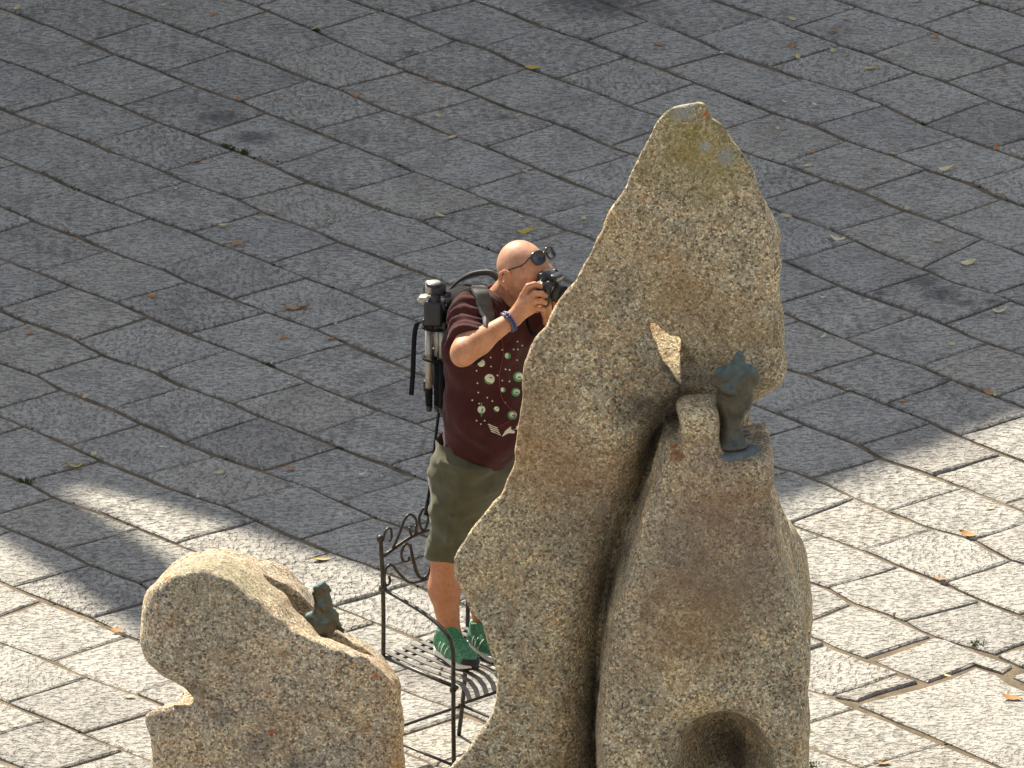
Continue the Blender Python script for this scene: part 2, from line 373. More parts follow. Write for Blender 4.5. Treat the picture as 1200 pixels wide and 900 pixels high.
def soil_material():
    t = NT('sandy_joint_soil', .95, .1); p = t.pos()
    col = t.ramp(t.noise(p, 7, 5, .65), [(.3, (.085, .070, .05)), (.5, (.165, .13, .09)), (.75, (.29, .225, .155))])
    moss = t.ramp(t.noise(t.vadd(p, (4, 4, 0)), 2.2, 4, .7), [(.60, 0), (.74, .6)])
    col = t.mix(moss, col, (.05, .055, .025)); t.set('Base Color', col); t.bump(t.noise(p, 90, 4, .7), .8, .01)
    return t.m

# ------------------------------------------------------------------ the paved square
# joints read off the photograph: long joints (one polyline each), then the cross joints of every row
LINES = {  # name: polyline px, left to right
'u':[(1143,0),(1200,18)],
'v':[(983,0),(1033,17),(1080,30),(1133,52),(1180,68),(1200,75)],
'w':[(840,0),(890,17),(930,32),(983,52),(1020,63),(1067,82),(1110,95),(1160,117),(1200,130)],
'x':[(700,0),(757,23),(800,38),(847,60),(903,78),(940,92),(997,108),(1037,123),(1077,143),(1123,160),(1170,175)],
'y':[(557,0),(600,15),(637,32),(687,47),(723,62),(777,80),(800,90),(867,115),(903,130),(957,147),(993,165),(1047,182),(1083,197),(1137,213),(1170,230),(1200,240)],
'z':[(413,0),(447,12),(477,22),(530,45),(567,55),(613,77),(650,90),(697,107),(733,122),(770,135),(880,180),(920,192),(967,210),(1010,223),(1053,243),(1097,258),(1150,278),(1197,297)],
'a':[(283,0),(367,33),(400,50),(470,80),(547,105),(587,122),(627,135),(677,153),(713,170),(737,178),(910,245),(980,270),(1003,282),(1043,300),(1083,315),(1110,328),(1163,343),(1200,357)],
'b':[(123,0),(183,23),(230,40),(267,55),(313,72),(357,90),(400,104),(450,127),(483,137),(527,157),(567,170),(623,193),(657,207),(710,228),(923,307),(977,332),(1013,345),(1057,360),(1110,380),(1153,400),(1200,415)],
'c':[(0,8),(45,25),(107,50),(133,62),(187,82),(222,97),(283,118),(310,130),(370,152),(400,165),(457,187),(483,200),(547,222),(573,235),(630,253),(660,267),(690,277),(917,365),(947,378),(993,397),(1030,413),(1080,428),(1110,443),(1157,460),(1200,477)],
'd':[(0,68),(13,73),(53,88),(100,108),(142,123),(182,140),(228,157),(267,172),(317,192),(360,212),(400,224),(448,245),(493,258),(540,280),(583,295),(923,432),(947,438),(990,455),(1037,473),(1087,493),(1127,512),(1170,530),(1200,540)],
'e':[(0,125),(43,143),(107,165),(130,177),(193,200),(217,212),(280,233),(307,247),(367,268),(397,282),(417,290),(452,302),(487,316),(535,335),(913,485),(947,498),(1010,522),(1033,537),(1080,552),(1123,568),(1197,597)],
'f':[(0,183),(50,202),(90,222),(130,237),(175,255),(227,272),(263,287),(293,298),(360,325),(407,342),(447,360),(487,374),(900,543),(953,560),(1003,583),(1043,600),(1087,617),(1140,632),(1180,655),(1200,660)],
'g':[(0,240),(37,257),(97,278),(127,292),(147,300),(187,313),(220,330),(273,350),(313,365),(370,385),(405,401),(457,422),(492,437),(900,600),(923,613),(957,625),(1013,645),(1053,663),(1103,682),(1147,702),(1200,723)],
'h':[(0,302),(50,320),(83,335),(133,353),(173,370),(220,390),(267,408),(317,427),(360,447),(410,467),(445,481),(500,501),(937,678),(970,688),(1000,707),(1047,722),(1087,743),(1113,752),(1163,765),(1197,780)],
'i':[(0,362),(33,377),(63,387),(90,398),(120,415),(183,435),(213,452),(273,472),(303,487),(360,508),(397,524),(455,544),(485,557),(510,567),(953,747),(990,763),(1017,772),(1050,785),(1080,797)],
'j':[(0,425),(43,438),(72,455),(130,477),(163,493),(217,517),(253,533),(303,550),(350,566),(400,587),(437,605),(465,614),(950,808),(977,815),(1003,828),(1047,845),(1087,863),(1127,880),(1173,898)],
'k':[(0,488),(33,500),(80,520),(115,537),(167,557),(207,575),(263,593),(313,615),(355,632),(387,647),(440,665),(475,680),(502,691)],
'l':[(0,553),(37,567),(63,582),(113,598),(160,618),(207,637),(228,645),(400,713),(430,726),(453,733),(488,748)],
'm':[(0,615),(70,643),(103,660),(163,683),(173,690),(474,809),(519,825)],
'n':[(0,680),(13,687),(50,702),(110,725),(143,742),(167,750)],
'o':[(0,752),(60,773),(97,792),(160,813)],
'p':[(0,820),(50,840),(100,860),(140,877),(173,888)],
'q':[(0,890),(27,900)],
}
ORDER='uvwxyzabcdefghijklmnopq'
J = {  # row (upper line): [(x lower-left, y),(x upper-right,y)]
'u':[((1080,28),(1143,5)),((1170,62),(1200,50))],
'v':[((930,31),(1003,8)),((1020,63),(1090,40)),((1110,93),(1180,72))],
'w':[((728,10),(760,0)),((815,43),(892,20)),((910,75),(983,53)),((997,108),(1067,85)),((1087,143),(1158,118))],
'x':[((600,15),(647,2)),((687,47),(757,25)),((777,80),(850,60)),((867,113),(940,93)),((957,145),(1037,123)),((1050,180),(1123,160)),((1137,213),(1200,195))],
'y':[((477,20),(550,2)),((567,54),(637,32)),((653,90),(728,67)),((738,122),(800,100)),((858,147),(903,132)),((920,190),(990,165)),((1008,222),(1083,198)),((1097,258),(1170,233))],
'z':[((372,34),(445,12)),((460,72),(530,48)),((547,103),(615,80)),((625,135),(700,113)),((713,170),(770,150)),((903,230),(963,210)),((980,268),(1057,247)),((1080,313),(1150,280)),((1167,342),(1200,330))],
'a':[((143,5),(163,0)),((230,37),(303,15)),((313,72),(387,50)),((400,100),(475,82)),((483,135),(558,113)),((570,170),(647,145)),((660,203),(740,180)),((925,305),(1000,283)),((1015,343),(1083,322)),((1110,378),(1180,353))],
'b':[((20,12),(67,0)),((107,47),(183,24)),((193,82),(272,58)),((287,115),(357,93)),((375,148),(450,128)),((455,185),(530,163)),((547,220),(623,197)),((633,253),(710,230)),((917,353),(980,335)),((993,395),(1067,370)),((1082,427),(1153,403)),((1173,463),(1240,440))],
'c':[((-20,50),(47,30)),((55,87),(133,63)),((143,122),(223,98)),((230,157),(310,132)),((323,193),(400,167)),((400,225),(483,202)),((493,258),(572,237)),((587,293),(660,270)),((947,437),(1020,415)),((1040,472),(1110,447)),((1127,510),(1200,487))],
'd':[((-60,93),(13,74)),((20,129),(97,108)),((107,165),(183,142)),((195,199),(267,177)),((282,232),(362,212)),((372,267),(448,245)),((457,302),(535,281)),((913,483),(990,460)),((1010,520),(1087,497)),((1097,555),(1173,532))],
'e':[((-35,168),(43,143)),((48,200),(127,178)),((133,236),(217,213)),((227,270),(307,248)),((315,307),(397,282)),((407,341),(487,317)),((870,520),(940,498)),((953,558),(1033,535)),((1043,597),(1123,572)),((1143,632),(1200,613))],
'f':[((7,242),(90,222)),((95,277),(177,255)),((187,314),(265,288)),((273,349),(358,325)),((370,384),(447,361)),((460,422),(540,398)),((925,612),(1002,583)),((1013,643),(1087,622)),((1110,682),(1177,660))],
'g':[((-40,282),(37,258)),((43,317),(127,292)),((137,353),(217,331)),((227,388),(310,366)),((320,426),(397,404)),((407,466),(490,438)),((880,650),(960,628)),((970,688),(1053,665)),((1067,725),(1147,705)),((1167,765),(1240,740))],
'h':[((0,361),(82,335)),((92,397),(170,372)),((187,435),(267,410)),((273,472),(360,447)),((363,508),(443,482)),((457,544),(535,520)),((930,735),(1000,707)),((1023,768),(1093,745))],
'i':[((-45,402),(33,377)),((43,437),(120,415)),((133,477),(213,453)),((220,516),(305,488)),((310,550),(395,524)),((402,585),(482,561)),((973,815),(1052,788))],
'j':[((-5,478),(72,455)),((80,520),(163,496)),((168,556),(250,535)),((262,593),(347,568)),((355,630),(437,606)),((440,668),(515,645)),((930,852),(997,830)),((1037,890),(1110,868))],
'k':[((-50,525),(25,500)),((33,562),(117,538)),((117,597),(203,575)),((207,635),(293,612)),((320,665),(387,648)),((397,708),(480,684)),((488,747),(560,722))],
'l':[((-15,605),(63,582)),((72,643),(160,620)),((163,682),(240,660)),((430,797),(510,772))],
'm':[((-65,650),(12,622)),((15,687),(103,662)),((110,723),(185,702))],
'n':[((-28,732),(50,703)),((63,773),(143,747)),((160,812),(230,788))],
'o':[((13,822),(97,795)),((98,858),(175,836))],
'p':[((-30,868),(50,845)),((80,898),(155,876))],
}

def paving():
    L = {k: np.array([G(*q)[:2] for q in v]) for k, v in LINES.items()}
    TH = R(-48.5); e1 = np.array([math.cos(TH), math.sin(TH)]); e2 = np.array([-math.sin(TH), math.cos(TH)])
    uv = lambda q: np.array([q@e1, q@e2]); xy = lambda u, v: u*e1+v*e2
    LU = {}
    for k, l in L.items():
        a = np.array([uv(q) for q in l]); a = a[np.argsort(a[:, 0])]; sl = 0 if len(a) < 4 else np.clip(np.polyfit(a[:, 0], a[:, 1], 1)[0], -.03, .03)
        lo, hi = a[0], a[-1]; LU[k] = np.vstack([[lo[0]-3, lo[1]-1.0*sl], a, [hi[0]+3, hi[1]+1.0*sl]])
    rows = list(ORDER); step = .41
    top = LU['u'][:, 1].mean(); bot = LU['q'][:, 1].mean(); extra = {}
    for i in range(1, 26): extra['up%d' % i] = top+step*i
    for i in range(1, 26): extra['dn%d' % i] = bot-step*i
    seq = ['up%d' % i for i in range(25, 0, -1)]+rows+['dn%d' % i for i in range(1, 26)]
    def vat(k, u): return extra[k]+.012*math.sin(u*1.7+len(k)) if k in extra else float(np.interp(u, LU[k][:, 0], LU[k][:, 1]))
    root = empty('pavement', (0, 0, 0)); tag(root, 'square paved with hewn grey granite slabs in slanting rows, half in shade', None, None, 'structure')
    # the one oversized slab at lower right and the strips trimmed round it
    big = [(1003, 826), (1087, 803), (1117, 793), (1143, 782), (1167, 791), (1183, 801), (1226, 818), (1300, 846), (1190, 905)]
    special = [[(976, 816), (1052, 790.5), (1077, 797.5), (1003, 820.5)], [(1024, 773), (1093, 746.5), (1107, 748), (1150, 765), (1190, 780), (1178, 788), (1146, 777), (1117, 788), (1086, 799), (1052, 787)],
               [(1168, 768), (1248, 741), (1290, 757), (1195, 781)], [(1184, 793), (1292, 759), (1340, 780), (1228, 813)]]
    polys = []
    for a, b in zip(seq[:-1], seq[1:]):    # a = upper long joint, b = lower
        js = []
        if a in J:
            for lo, hi in J[a]:
                q0, q1 = uv(G(*lo)[:2]), uv(G(*hi)[:2]); sl = (q1[0]-q0[0])
                js.append((q0[0], q1[0]))
        js.sort(); out = []
        per = .425
        if not js: c = rng.uniform(0, per); js = [(c, c)]
        for i, j in enumerate(js):
            if i:
                gap = j[0]-js[i-1][0]; n = max(1, round(gap/per))
                for q in range(1, n):
                    f = q/n+rng.uniform(-.05, .05)/n; out.append(tuple(js[i-1][e]+(j[e]-js[i-1][e])*f for e in (0, 1)))
            out.append(j)
        u = out[0][0]
        while u > -14: u -= per*rng.uniform(.9, 1.12); out.insert(0, (u+rng.uniform(-.006, .006), u))
        u = out[-1][0]
        while u < 14: u += per*rng.uniform(.9, 1.12); out.append((u+rng.uniform(-.006, .006), u))
        ga, gb = .0105, .0062
        for j, k in zip(out[:-1], out[1:]):
            P_ = []
            for f in np.linspace(0, 1, 6): uu = j[0]+gb+(k[0]-j[0]-2*gb)*f; P_.append((uu, vat(b, uu)+ga))
            vb, va = vat(b, k[0]), vat(a, k[1])
            for f in (.33, .67): P_.append((k[0]+(k[1]-k[0])*f-gb, vb+(va-vb)*f))
            for f in np.linspace(1, 0, 6): uu = j[1]+gb+(k[1]-j[1]-2*gb)*f; P_.append((uu, vat(a, uu)-ga))
            vb, va = vat(b, j[0]), vat(a, j[1])
            for f in (.67, .33): P_.append((j[0]+(j[1]-j[0])*f+gb, vb+(va-vb)*f))
            polys.append(np.array([xy(*q) for q in P_]))
    def inside(q, pts):
        r = False
        for i in range(len(pts)):
            a, b = pts[i], pts[i-1]
            if (a[1] > q[1]) != (b[1] > q[1]) and q[0] < a[0]+(q[1]-a[1])*(b[0]-a[0])/(b[1]-a[1]): r = not r
        return r
    blk = [np.array([G(*q)[:2] for q in s]) for s in [big]+special]
    polys = [p for p in polys if not any(inside(p.mean(0), b) for b in blk)]
    def dens(q):
        o = []
        c = q.mean(0)
        for i in range(len(q)):
            a, b = q[i], q[(i+1) % len(q)]; n = max(1, int(np.linalg.norm(b-a)/.1))
            for k in range(n): o.append(a+(b-a)*k/n)
        o = np.array(o); d = o-c; return c+d*(1-.009/np.maximum(np.linalg.norm(d, axis=1), .05))[:, None]
    for b in blk: polys.append(dens(b))
    def px(q): # ground point to photo pixel
        d = np.array([q[0], q[1], 0])-CAM; z = d[1]*CP-d[2]*SP; return 600+FPX*d[0]/z, 450-FPX*(d[1]*SP+d[2]*CP)/z
    def rings(p, flat=False):
        c = p.mean(0); n = len(p); d = p-c; L_ = np.linalg.norm(d, axis=1)[:, None]
        pr = c+d*(1+rng.uniform(-.006, .003, (n, 1))/L_); inn = c+(pr-c)*(1-rng.uniform(.006, .013, (n, 1))/L_)
        tl = rng.uniform(-.005, .005, 2); h0 = rng.uniform(-.004, .004)
        z = lambda q, dz: np.c_[q, h0+dz+(q-c)@tl]
        return c, np.vstack([z(inn, 0)+np.c_[np.zeros((n, 2)), rng.uniform(-.0015, .0015, n)], z(pr, -.005), z(pr, -.05)])
    def faces(n):
        f = [tuple(range(n))]
        for r in (0, 1):
            for i in range(n): f.append((r*n+i, r*n+n+i, r*n+n+(i+1) % n, r*n+(i+1) % n))
        return f
    near, far = [], []
    for p in polys:
        X, Y = zip(*[px(q) for q in p]); cx, cy = np.clip(np.mean(X), 0, 1200), np.clip(np.mean(Y), 0, 900)
        vis = not (max(X) < 0 or min(X) > 1200 or max(Y) < 0 or min(Y) > 900)
        (near if vis else far).append((np.hypot(np.mean(X)-600, np.mean(Y)-450), p))
    near.sort(key=lambda q: q[0])
    far += near[298:]; near = near[:298]
    for _, p in near:
        c, v = rings(p); ang = rng.choice([0, .2, math.pi/2, -.25, .1, -.1])+rng.normal(0, .12)
        ca, sa = math.cos(-ang), math.sin(-ang); w = v.copy(); w[:, :2] -= c; w[:, :2] = w[:, :2]@np.array([[ca, sa], [-sa, ca]])
        o = mesh_obj('slab', w, faces(len(p)), M_SLAB, None, False); o.location = (c[0], c[1], 0); o.rotation_euler = (0, 0, ang); o.parent = root
    V, F, n0 = [], [], 0
    for _, p in far:
        c, v = rings(p); V.append(v); F += [tuple(i+n0 for i in f) for f in faces(len(p))]; n0 += len(v)
    o = mesh_obj('slabs_beyond', np.vstack(V), F, M_SLAB, root, False); tag(o, kind='stuff')
    # soil under and between the slabs, carried out to the horizon
    q = 400.0; n = 60; g = np.linspace(-12, 12, n); V = [(-q, -q, -.06), (q, -q, -.06), (q, q, -.06), (-q, q, -.06)]; F = [(0, 1, 2, 3)]
    for a in g:
        for b in g: V.append((b, a, -.0095+.0025*math.sin(a*9+3*math.sin(b*7))*math.sin(b*11)))
    F += [(4+i*n+k, 4+i*n+k+1, 4+(i+1)*n+k+1, 4+(i+1)*n+k) for i in range(n-1) for k in range(n-1)]
    o = mesh_obj('ground', V, F, soil_material(), None, True); tag(o, 'sandy soil filling the joints between the slabs', None, None, 'structure')
paving()

# ------------------------------------------------------------------ the house whose gable and chimney shade the square (behind, outside the picture)
def house():
    az = np.array([-math.sin(SUN_AZ), math.cos(SUN_AZ)]); lat = np.array([math.cos(SUN_AZ), math.sin(SUN_AZ)]); DF = 11.0; te = math.tan(SUN_EL)
    def sil(x, y): g = G(x, y)[:2]; return g@lat, (DF-g@az)*te
    root = empty('gabled_house', (*(az*DF), 0)); tag(root, 'tall plastered house with tiled gable roof and chimney, shading the square from behind', 'house')
    wall = plain('pale_plaster', (.5, .44, .35), .9, .1, 0, .1, 4); tile = plain('roof_tile', (.33, .15, .08), .85, .1, 0, .3, 6); glass = plain('dark_window_glass', (.03, .035, .04), .1, .5); wood = plain('green_shutter_wood', (.06, .1, .07), .6)
    def w3(u, h, d=0): q = az*(DF+d)+lat*u; return np.array([q[0], q[1], h])
    prof = [sil(*q) for q in ((-2200, 560), (-60, 580), (112, 571), (330, 638), (588, 717), (900, 600), (1200, 487), (1500, 395), (2600, 395))]
    n = len(prof); d2 = 9.0; V = [w3(u, h-.12) for u, h in prof]+[w3(prof[-1][0], -.05), w3(prof[0][0], -.05)]
    V += [w3(u, h-.12, d2) for u, h in prof]+[w3(prof[-1][0], -.05, d2), w3(prof[0][0], -.05, d2)]; m = n+2
    F = [tuple(range(m)), tuple(range(2*m-1, m-1, -1))]+[(i, m+i, m+(i+1) % m, (i+1) % m) for i in range(m)]
    mesh_obj('wall', V, F, wall, root, False)
    V = []; F = []
    for u, h in prof:
        for dd in (-.0, d2): V += [w3(u, h, dd), w3(u, h-.118, dd)]
    for i in range(n-1):
        a, b = 4*i, 4*i+4
        F += [(a, b, b+2, a+2), (a+1, a+3, b+3, b+1), (a, a+1, b+1, b), (a+2, b+2, b+3, a+3)]
    mesh_obj('roof', V, F, tile, root, False)
    (u0, h0), (u1, h1) = sil(230, 787), sil(290, 712); u0, u1 = min(u0, u1), max(u0, u1); hb = prof[2][1]-1.0
    mb = MB(); c = (u0+u1)/2; hc = max(h0, h1); mb.box(w3(c, (hb+hc)/2, .22), (np.append(lat, 0), np.append(az, 0), (0, 0, 1)), ((u1-u0)/2, .2, (hc-hb)/2), .01)
    mb.build('chimney', wall, root, False)
    for i, u in enumerate(np.arange(-6, 8, 2.6)):
        for h in (2.2, 5.2, 8.0):
            mb = MB(); mb.box(w3(u, h, -.02), (np.append(lat, 0), np.append(az, 0), (0, 0, 1)), (.5, .03, .8), .005); f = mb.build('window', glass, root, False)
            for sgn in (-1, 1):
                mb = MB(); mb.box(w3(u+sgn*.78, h, -.04), (np.append(lat, 0), np.append(az, 0), (0, 0, 1)), (.26, .025, .82), .008); mb.build('shutter', wood, root, False)
house()

# ------------------------------------------------------------------ the two carved boulders
def solid(name, field, mat, parent=None, origin=None):
    V, F = field.mesh(); return mesh_obj(name, V, F, mat, parent, True, origin)
def capsules(f, pts, r, k, op):           # chain of round cones through points
    for i in range(len(pts)-1):
        ra = r[i] if isinstance(r, (list, tuple)) else r; rb = r[i+1] if isinstance(r, (list, tuple)) else r
        f.cone(pts[i], pts[i+1], ra, rb, k, op)
def bvh(o):
    return BVHTree.FromPolygons([v.co+o.location for v in o.data.vertices], [tuple(p.vertices) for p in o.data.polygons])
def hit(tree, x, y):                      # first point of a thing seen at a photo pixel
    d = Vector(ray(x, y)).normalized(); h = tree.ray_cast(Vector(CAM), d)
    return None if h[0] is None else (np.array(h[0]), np.array(h[1]))
def unit3(*q): q = np.array(q, float); return q/np.linalg.norm(q)
LEDGE = 0
def big_boulder():
    Y = ROCK_Y
    left = [(822, 120), (800, 124), (785, 128), (772, 138), (762, 155), (750, 170), (743, 185), (733, 205), (726, 225), (712, 245), (703, 268), (692, 290), (680, 310), (668, 330), (655, 348), (645, 362), (638, 378), (628, 392), (620, 405), (614, 420), (611, 440), (611, 460), (607, 480), (604, 505), (600, 530), (592, 550), (585, 570), (572, 585), (560, 600), (545, 615), (535, 630), (530, 645), (530, 665), (533, 680), (541, 695), (550, 710), (562, 718), (570, 735), (577, 755), (582, 775), (582, 795), (577, 815), (570, 832), (558, 848), (545, 862), (530, 877), (520, 890), (512, 905), (505, 930), (500, 970), (500, 1120)]
    right = [(835, 125), (842, 138), (856, 150), (862, 163), (872, 178), (885, 200), (893, 220), (902, 245), (910, 270), (918, 295), (921, 310), (917, 330), (914, 350), (916, 375), (918, 400), (921, 420), (922, 440), (917, 460), (906, 475), (897, 488), (896, 500), (899, 520), (899, 540), (899, 560), (902, 585), (905, 600), (912, 620), (922, 640), (932, 655), (938, 680), (943, 700), (948, 720), (951, 745), (954, 770), (952, 795), (948, 815), (946, 840), (947, 870), (946, 900), (948, 950), (950, 1120)]
    out = [P(*q, Y-.2)[[0, 2]] for q in right+left[::-1]]
    f = Field((-.42, Y-.95, -.12), (1.22, Y+.55, 3.12), .0125)
    X, Yg, Z = f.ax; d2 = poly_sdf(out, X, Z)[:, None, :]
    T = np.interp(Z, [0, .6, 1.4, 2.2, 2.7, 3.1], [.40, .36, .30, .26, .2, .13]).astype(np.float32)[None, None, :]
    def extr(d2, yc, T, r):
        q = np.abs(Yg[None, :, None]-yc)-T+r; a = d2+r
        return np.sqrt(np.maximum(a, 0)**2+np.maximum(q, 0)**2)+np.minimum(np.maximum(a, q), 0)-r
    ck = np.array([P(x, y, Y-.45)[[0, 2]] for x, y in ((800, 498), (786, 522), (774, 550), (763, 582), (748, 620), (735, 652), (719, 692), (709, 732), (703, 780), (700, 830), (698, 880), (697, 1120))])
    xc = np.interp(Z, ck[::-1, 1], ck[::-1, 0])[None, :]; dl_ = np.clip(1-(xc-X[:, None])/.19, 0, 1); push = .23*dl_**2.5*np.clip((ck[0, 1]+.10-Z[None, :])/.25, 0, 1)
    T3 = (T-push[:, None, :]*(Yg[None, :, None] < Y)).astype(np.float32)
    xr = np.clip((X-.55)/.5, 0, 1)[:, None, None].astype(np.float32)          # rounder towards the right edge
    f.D = extr(d2+.5*np.clip(Yg[None, :, None]-(Y-T)-.03, 0, 1)*(1-xr), Y, T3, .02+.13*xr*np.clip((3.0-Z[None, None, :])/1.1, .05, 1)).astype(np.float32)
    # the right-hand mass that stands forward below the bronze
    lobe = [(786, 524), (800, 530), (835, 536), (880, 533), (899, 530), (902, 585), (905, 600), (922, 640), (938, 680), (948, 720), (954, 770), (948, 815), (946, 1130), (700, 1130), (700, 880), (702, 830), (705, 780), (712, 730), (722, 690), (737, 650), (750, 620), (765, 580), (776, 545)]
    dl = poly_sdf([P(*q, Y-.45)[[0, 2]] for q in lobe], X, Z)[:, None, :]
    f.D = smin(f.D, extr(dl+.005, Y-.3, np.interp(Z, [0, .8, 1.5, 1.75], [.42, .36, .26, .2]).astype(np.float32)[None, None, :], .07), .01)
    # a sharp deep crack parts the slab behind from the front mass
    cl = np.array([P(x, y, Y-.45)[[0, 2]] for x, y in ((795, 508), (776, 548), (763, 585), (748, 622), (735, 652), (719, 692), (709, 732), (703, 780), (700, 830), (698, 880), (697, 1120))], np.float32); wd = [.002, .005, .007, .008, .008, .008, .009, .009, .010, .010, .010]
    dc = np.full((len(X), len(Z)), 9, np.float32)
    for i in range(len(cl)-1):
        e = cl[i+1]-cl[i]; wx, wz = X[:, None]-cl[i][0], Z[None, :]-cl[i][1]; t = np.clip((wx*e[0]+wz*e[1])/(e@e), 0, 1)
        dc = np.minimum(dc, np.sqrt((wx-t*e[0])**2+(wz-t*e[1])**2)-(wd[i]+(wd[i+1]-wd[i])*t))
    dc = dc[:, None, :]+.006*vnoise(X[:, None, None]*9, Yg[None, :, None]*4, Z[None, None, :]*9, 8)
    f.D = smax(f.D, -np.maximum(dc, Yg[None, :, None]-(Y-.12)), .012).astype(np.float32)
    # hollow where the bronze stands, running up to the hole
    f.ell(P(834, 468, Y-.56), np.eye(3), (.155, .36, .20), .08, 's')
    f.ell(P(800, 405, Y-.47), np.eye(3), (.14, .26, .22), .14, 's')
    f.ell(P(810, 325, Y-.55), np.eye(3), (.16, .28, .2), .14, 's')
    # shelf for the bronze and the small stub beside it
    sh = P(856, 530, Y-.43); global LEDGE; LEDGE = sh[2]
    f.box(sh-np.array([-.005, -.03, .07]), np.eye(3), (.135, .15, .07), .035, .03, 'u')
    f.box(P(822, 513, Y-.42), (unit3(1, 0, .10), (0, 1, 0), unit3(-.10, 0, 1)), (.056, .085, .12), .02, .06, 'u')
    f.put(P(795, 490, Y-.6)-.05, P(850, 440, Y-.2)+.05, lambda X_, Y_, Z_: np.maximum(np.maximum(np.abs(X_-P(822, 470, Y-.45)[0])-.09, np.abs(Y_-(Y-.45))-.12), (P(822, 474, Y-.45)[2]+.28*(X_-P(822, 470, Y-.45)[0]))-Z_), .01, 's')
    # the hole through the stone: a leaning triangle
    tri = [(770, 390), (774, 418), (787, 446), (826, 431), (797, 405)]
    dt = poly_sdf([P(*q, Y-.2)[[0, 2]] for q in tri], X, Z)
    a = SUN; sl = (a[2]/a[1])*.5; sx = a[0]/a[1]*.7                       # the bore runs up towards the back
    XX, YY, ZZ = X[:, None, None], Yg[None, :, None], Z[None, None, :]
    k = (YY-(Y-.2)); c = P(786, 400, Y-.2); gx, gz = XX-sx*k, ZZ-sl*k
    # evaluate the same triangle in the sheared coordinates
    from_tri = np.array([P(*q, Y-.2)[[0, 2]] for q in tri]); cen = from_tri.mean(0); dd = np.full(f.D.shape, -9.0, np.float32)
    for i in range(len(from_tri)):
        p0, p1 = from_tri[i], from_tri[(i+1) % len(from_tri)]; e = p1-p0; nn = np.array([e[1], -e[0]]); nn /= np.linalg.norm(nn)
        if nn@(cen-p0) > 0: nn = -nn
        dd = np.maximum(dd, (gx-p0[0])*nn[0]+(gz-p0[1])*nn[1])
    dd = dd-np.clip(k, -.4, .6)*.12*(k > 0)
    dd = np.maximum(dd, (Y-.34)-YY+.3*(gx-cen[0]))     # the bore ends in the hollow
    f.D = smax(f.D, -dd.astype(np.float32), .025)
    # round hollow at the foot
    f.ell(P(846, 920, Y-.70), np.eye(3), (.185, .50, .25), .10, 's')
    f.noise(.028, .6, 1); f.noise(.012, .2, 2); f.noise(.008, .07, 3); f.noise(.0035, .03, 4)
    warm = [(.22, .187, .13), (.46, .385, .255), (.61, .515, .35), (.76, .65, .455), (.92, .82, .60)]
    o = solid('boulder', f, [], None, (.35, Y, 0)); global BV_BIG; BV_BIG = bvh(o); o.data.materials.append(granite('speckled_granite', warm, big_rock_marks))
    return tag(o, 'tall pointed granite boulder pierced by a small hole, a bronze torso standing in its hollow', 'boulder')
BIG = big_boulder()
def low_boulder():
    Y = LOW_Y
    out = [(205, 660), (225, 650), (240, 645), (262, 643), (290, 650), (315, 662), (335, 672), (352, 690), (366, 708), (378, 728), (400, 741), (425, 752), (445, 765), (460, 778), (470, 795), (474, 820), (475, 860), (476, 1100), (178, 1100), (178, 910), (172, 880), (170, 850), (163, 830), (165, 814), (185, 806), (205, 802), (220, 803), (212, 789), (190, 777), (175, 760), (169, 735), (174, 700), (180, 675)]
    f = Field((-1.5, Y-.62, -.12), (-.28, Y+.5, 1.42), .0115)
    X, Yg, Z = f.ax; YY = Yg[None, :, None]
    d2 = poly_sdf([P(x, y-(90 if y < 780 and x > 176 and i < 19 else 0), Y-.1)[[0, 2]] for i, (x, y) in enumerate(out)], X, Z)[:, None, :]
    T = .30; r = .075
    lump = np.clip((P(262, 800, Y-.2)[0]-X)/.10, 0, 1)[:, None, None]*np.clip((P(200, 786, Y-.2)[2]-Z)/.06, 0, 1)[None, None, :]   # the lump falls away behind
    q = np.abs(YY-Y)-T+r; a = d2+r+lump*.42*np.clip(YY-(Y-.25), 0, .3)
    f.D = (np.sqrt(np.maximum(a, 0)**2+np.maximum(q, 0)**2)+np.minimum(np.maximum(a, q), 0)-r).astype(np.float32)
    # the top runs from the front brow up to the skyline behind
    brow = [(60, 705), (175, 695), (190, 684), (210, 675), (240, 670), (266, 680), (300, 706), (340, 742), (372, 757), (420, 772), (455, 790), (540, 840)]
    sky_ = [(60, 700), (175, 690), (205, 662), (225, 650), (240, 645), (262, 643), (290, 650), (315, 662), (335, 672), (352, 690), (366, 708), (378, 728), (400, 741), (425, 752), (445, 765), (465, 785), (540, 830)]
    zf = lambda l, d: np.interp(X, [P(*q, Y+d)[0] for q in l], [P(*q, Y+d)[2] for q in l]).astype(np.float32)[:, None, None]
    z0, z1 = zf(brow, -.27), zf(sky_, .2); tt = np.clip((YY-(Y-.27))/.47, -.2, 1.1)
    f.D = smax(f.D, (Z[None, None, :]-(z0+(z1-z0)*tt))*.85, .035)
    # gully with a fin of stone standing behind it
    capsules(f, [P(x, y, Y+.02) for x, y in ((314, 688), (342, 716), (372, 742), (405, 765), (480, 810))], [.05, .10, .11, .09, .06], .02, 's')
    # groove that parts the lump at lower left
    capsules(f, [P(x, y, Y-.33) for x, y in ((214, 806), (232, 818), (262, 842), (300, 876), (350, 912), (400, 960))], [.035, .028, .024, .02, .02, .02], .045, 's')
    f.noise(.035, .5, 11); f.noise(.016, .18, 12); f.noise(.007, .06, 13); f.noise(.003, .03, 14)
    warm = [(.22, .19, .148), (.46, .395, .30), (.61, .53, .405), (.76, .67, .52), (.92, .83, .66)]
    o = solid('boulder', f, [], None, (-.9, Y, 0)); global BV_LOW; BV_LOW = bvh(o); o.data.materials.append(granite('pinkish_granite', warm, low_rock_marks))
    return tag(o, 'low rounded granite boulder at lower left, a little bronze figure in the gully on top', 'boulder')
LOW = low_boulder()

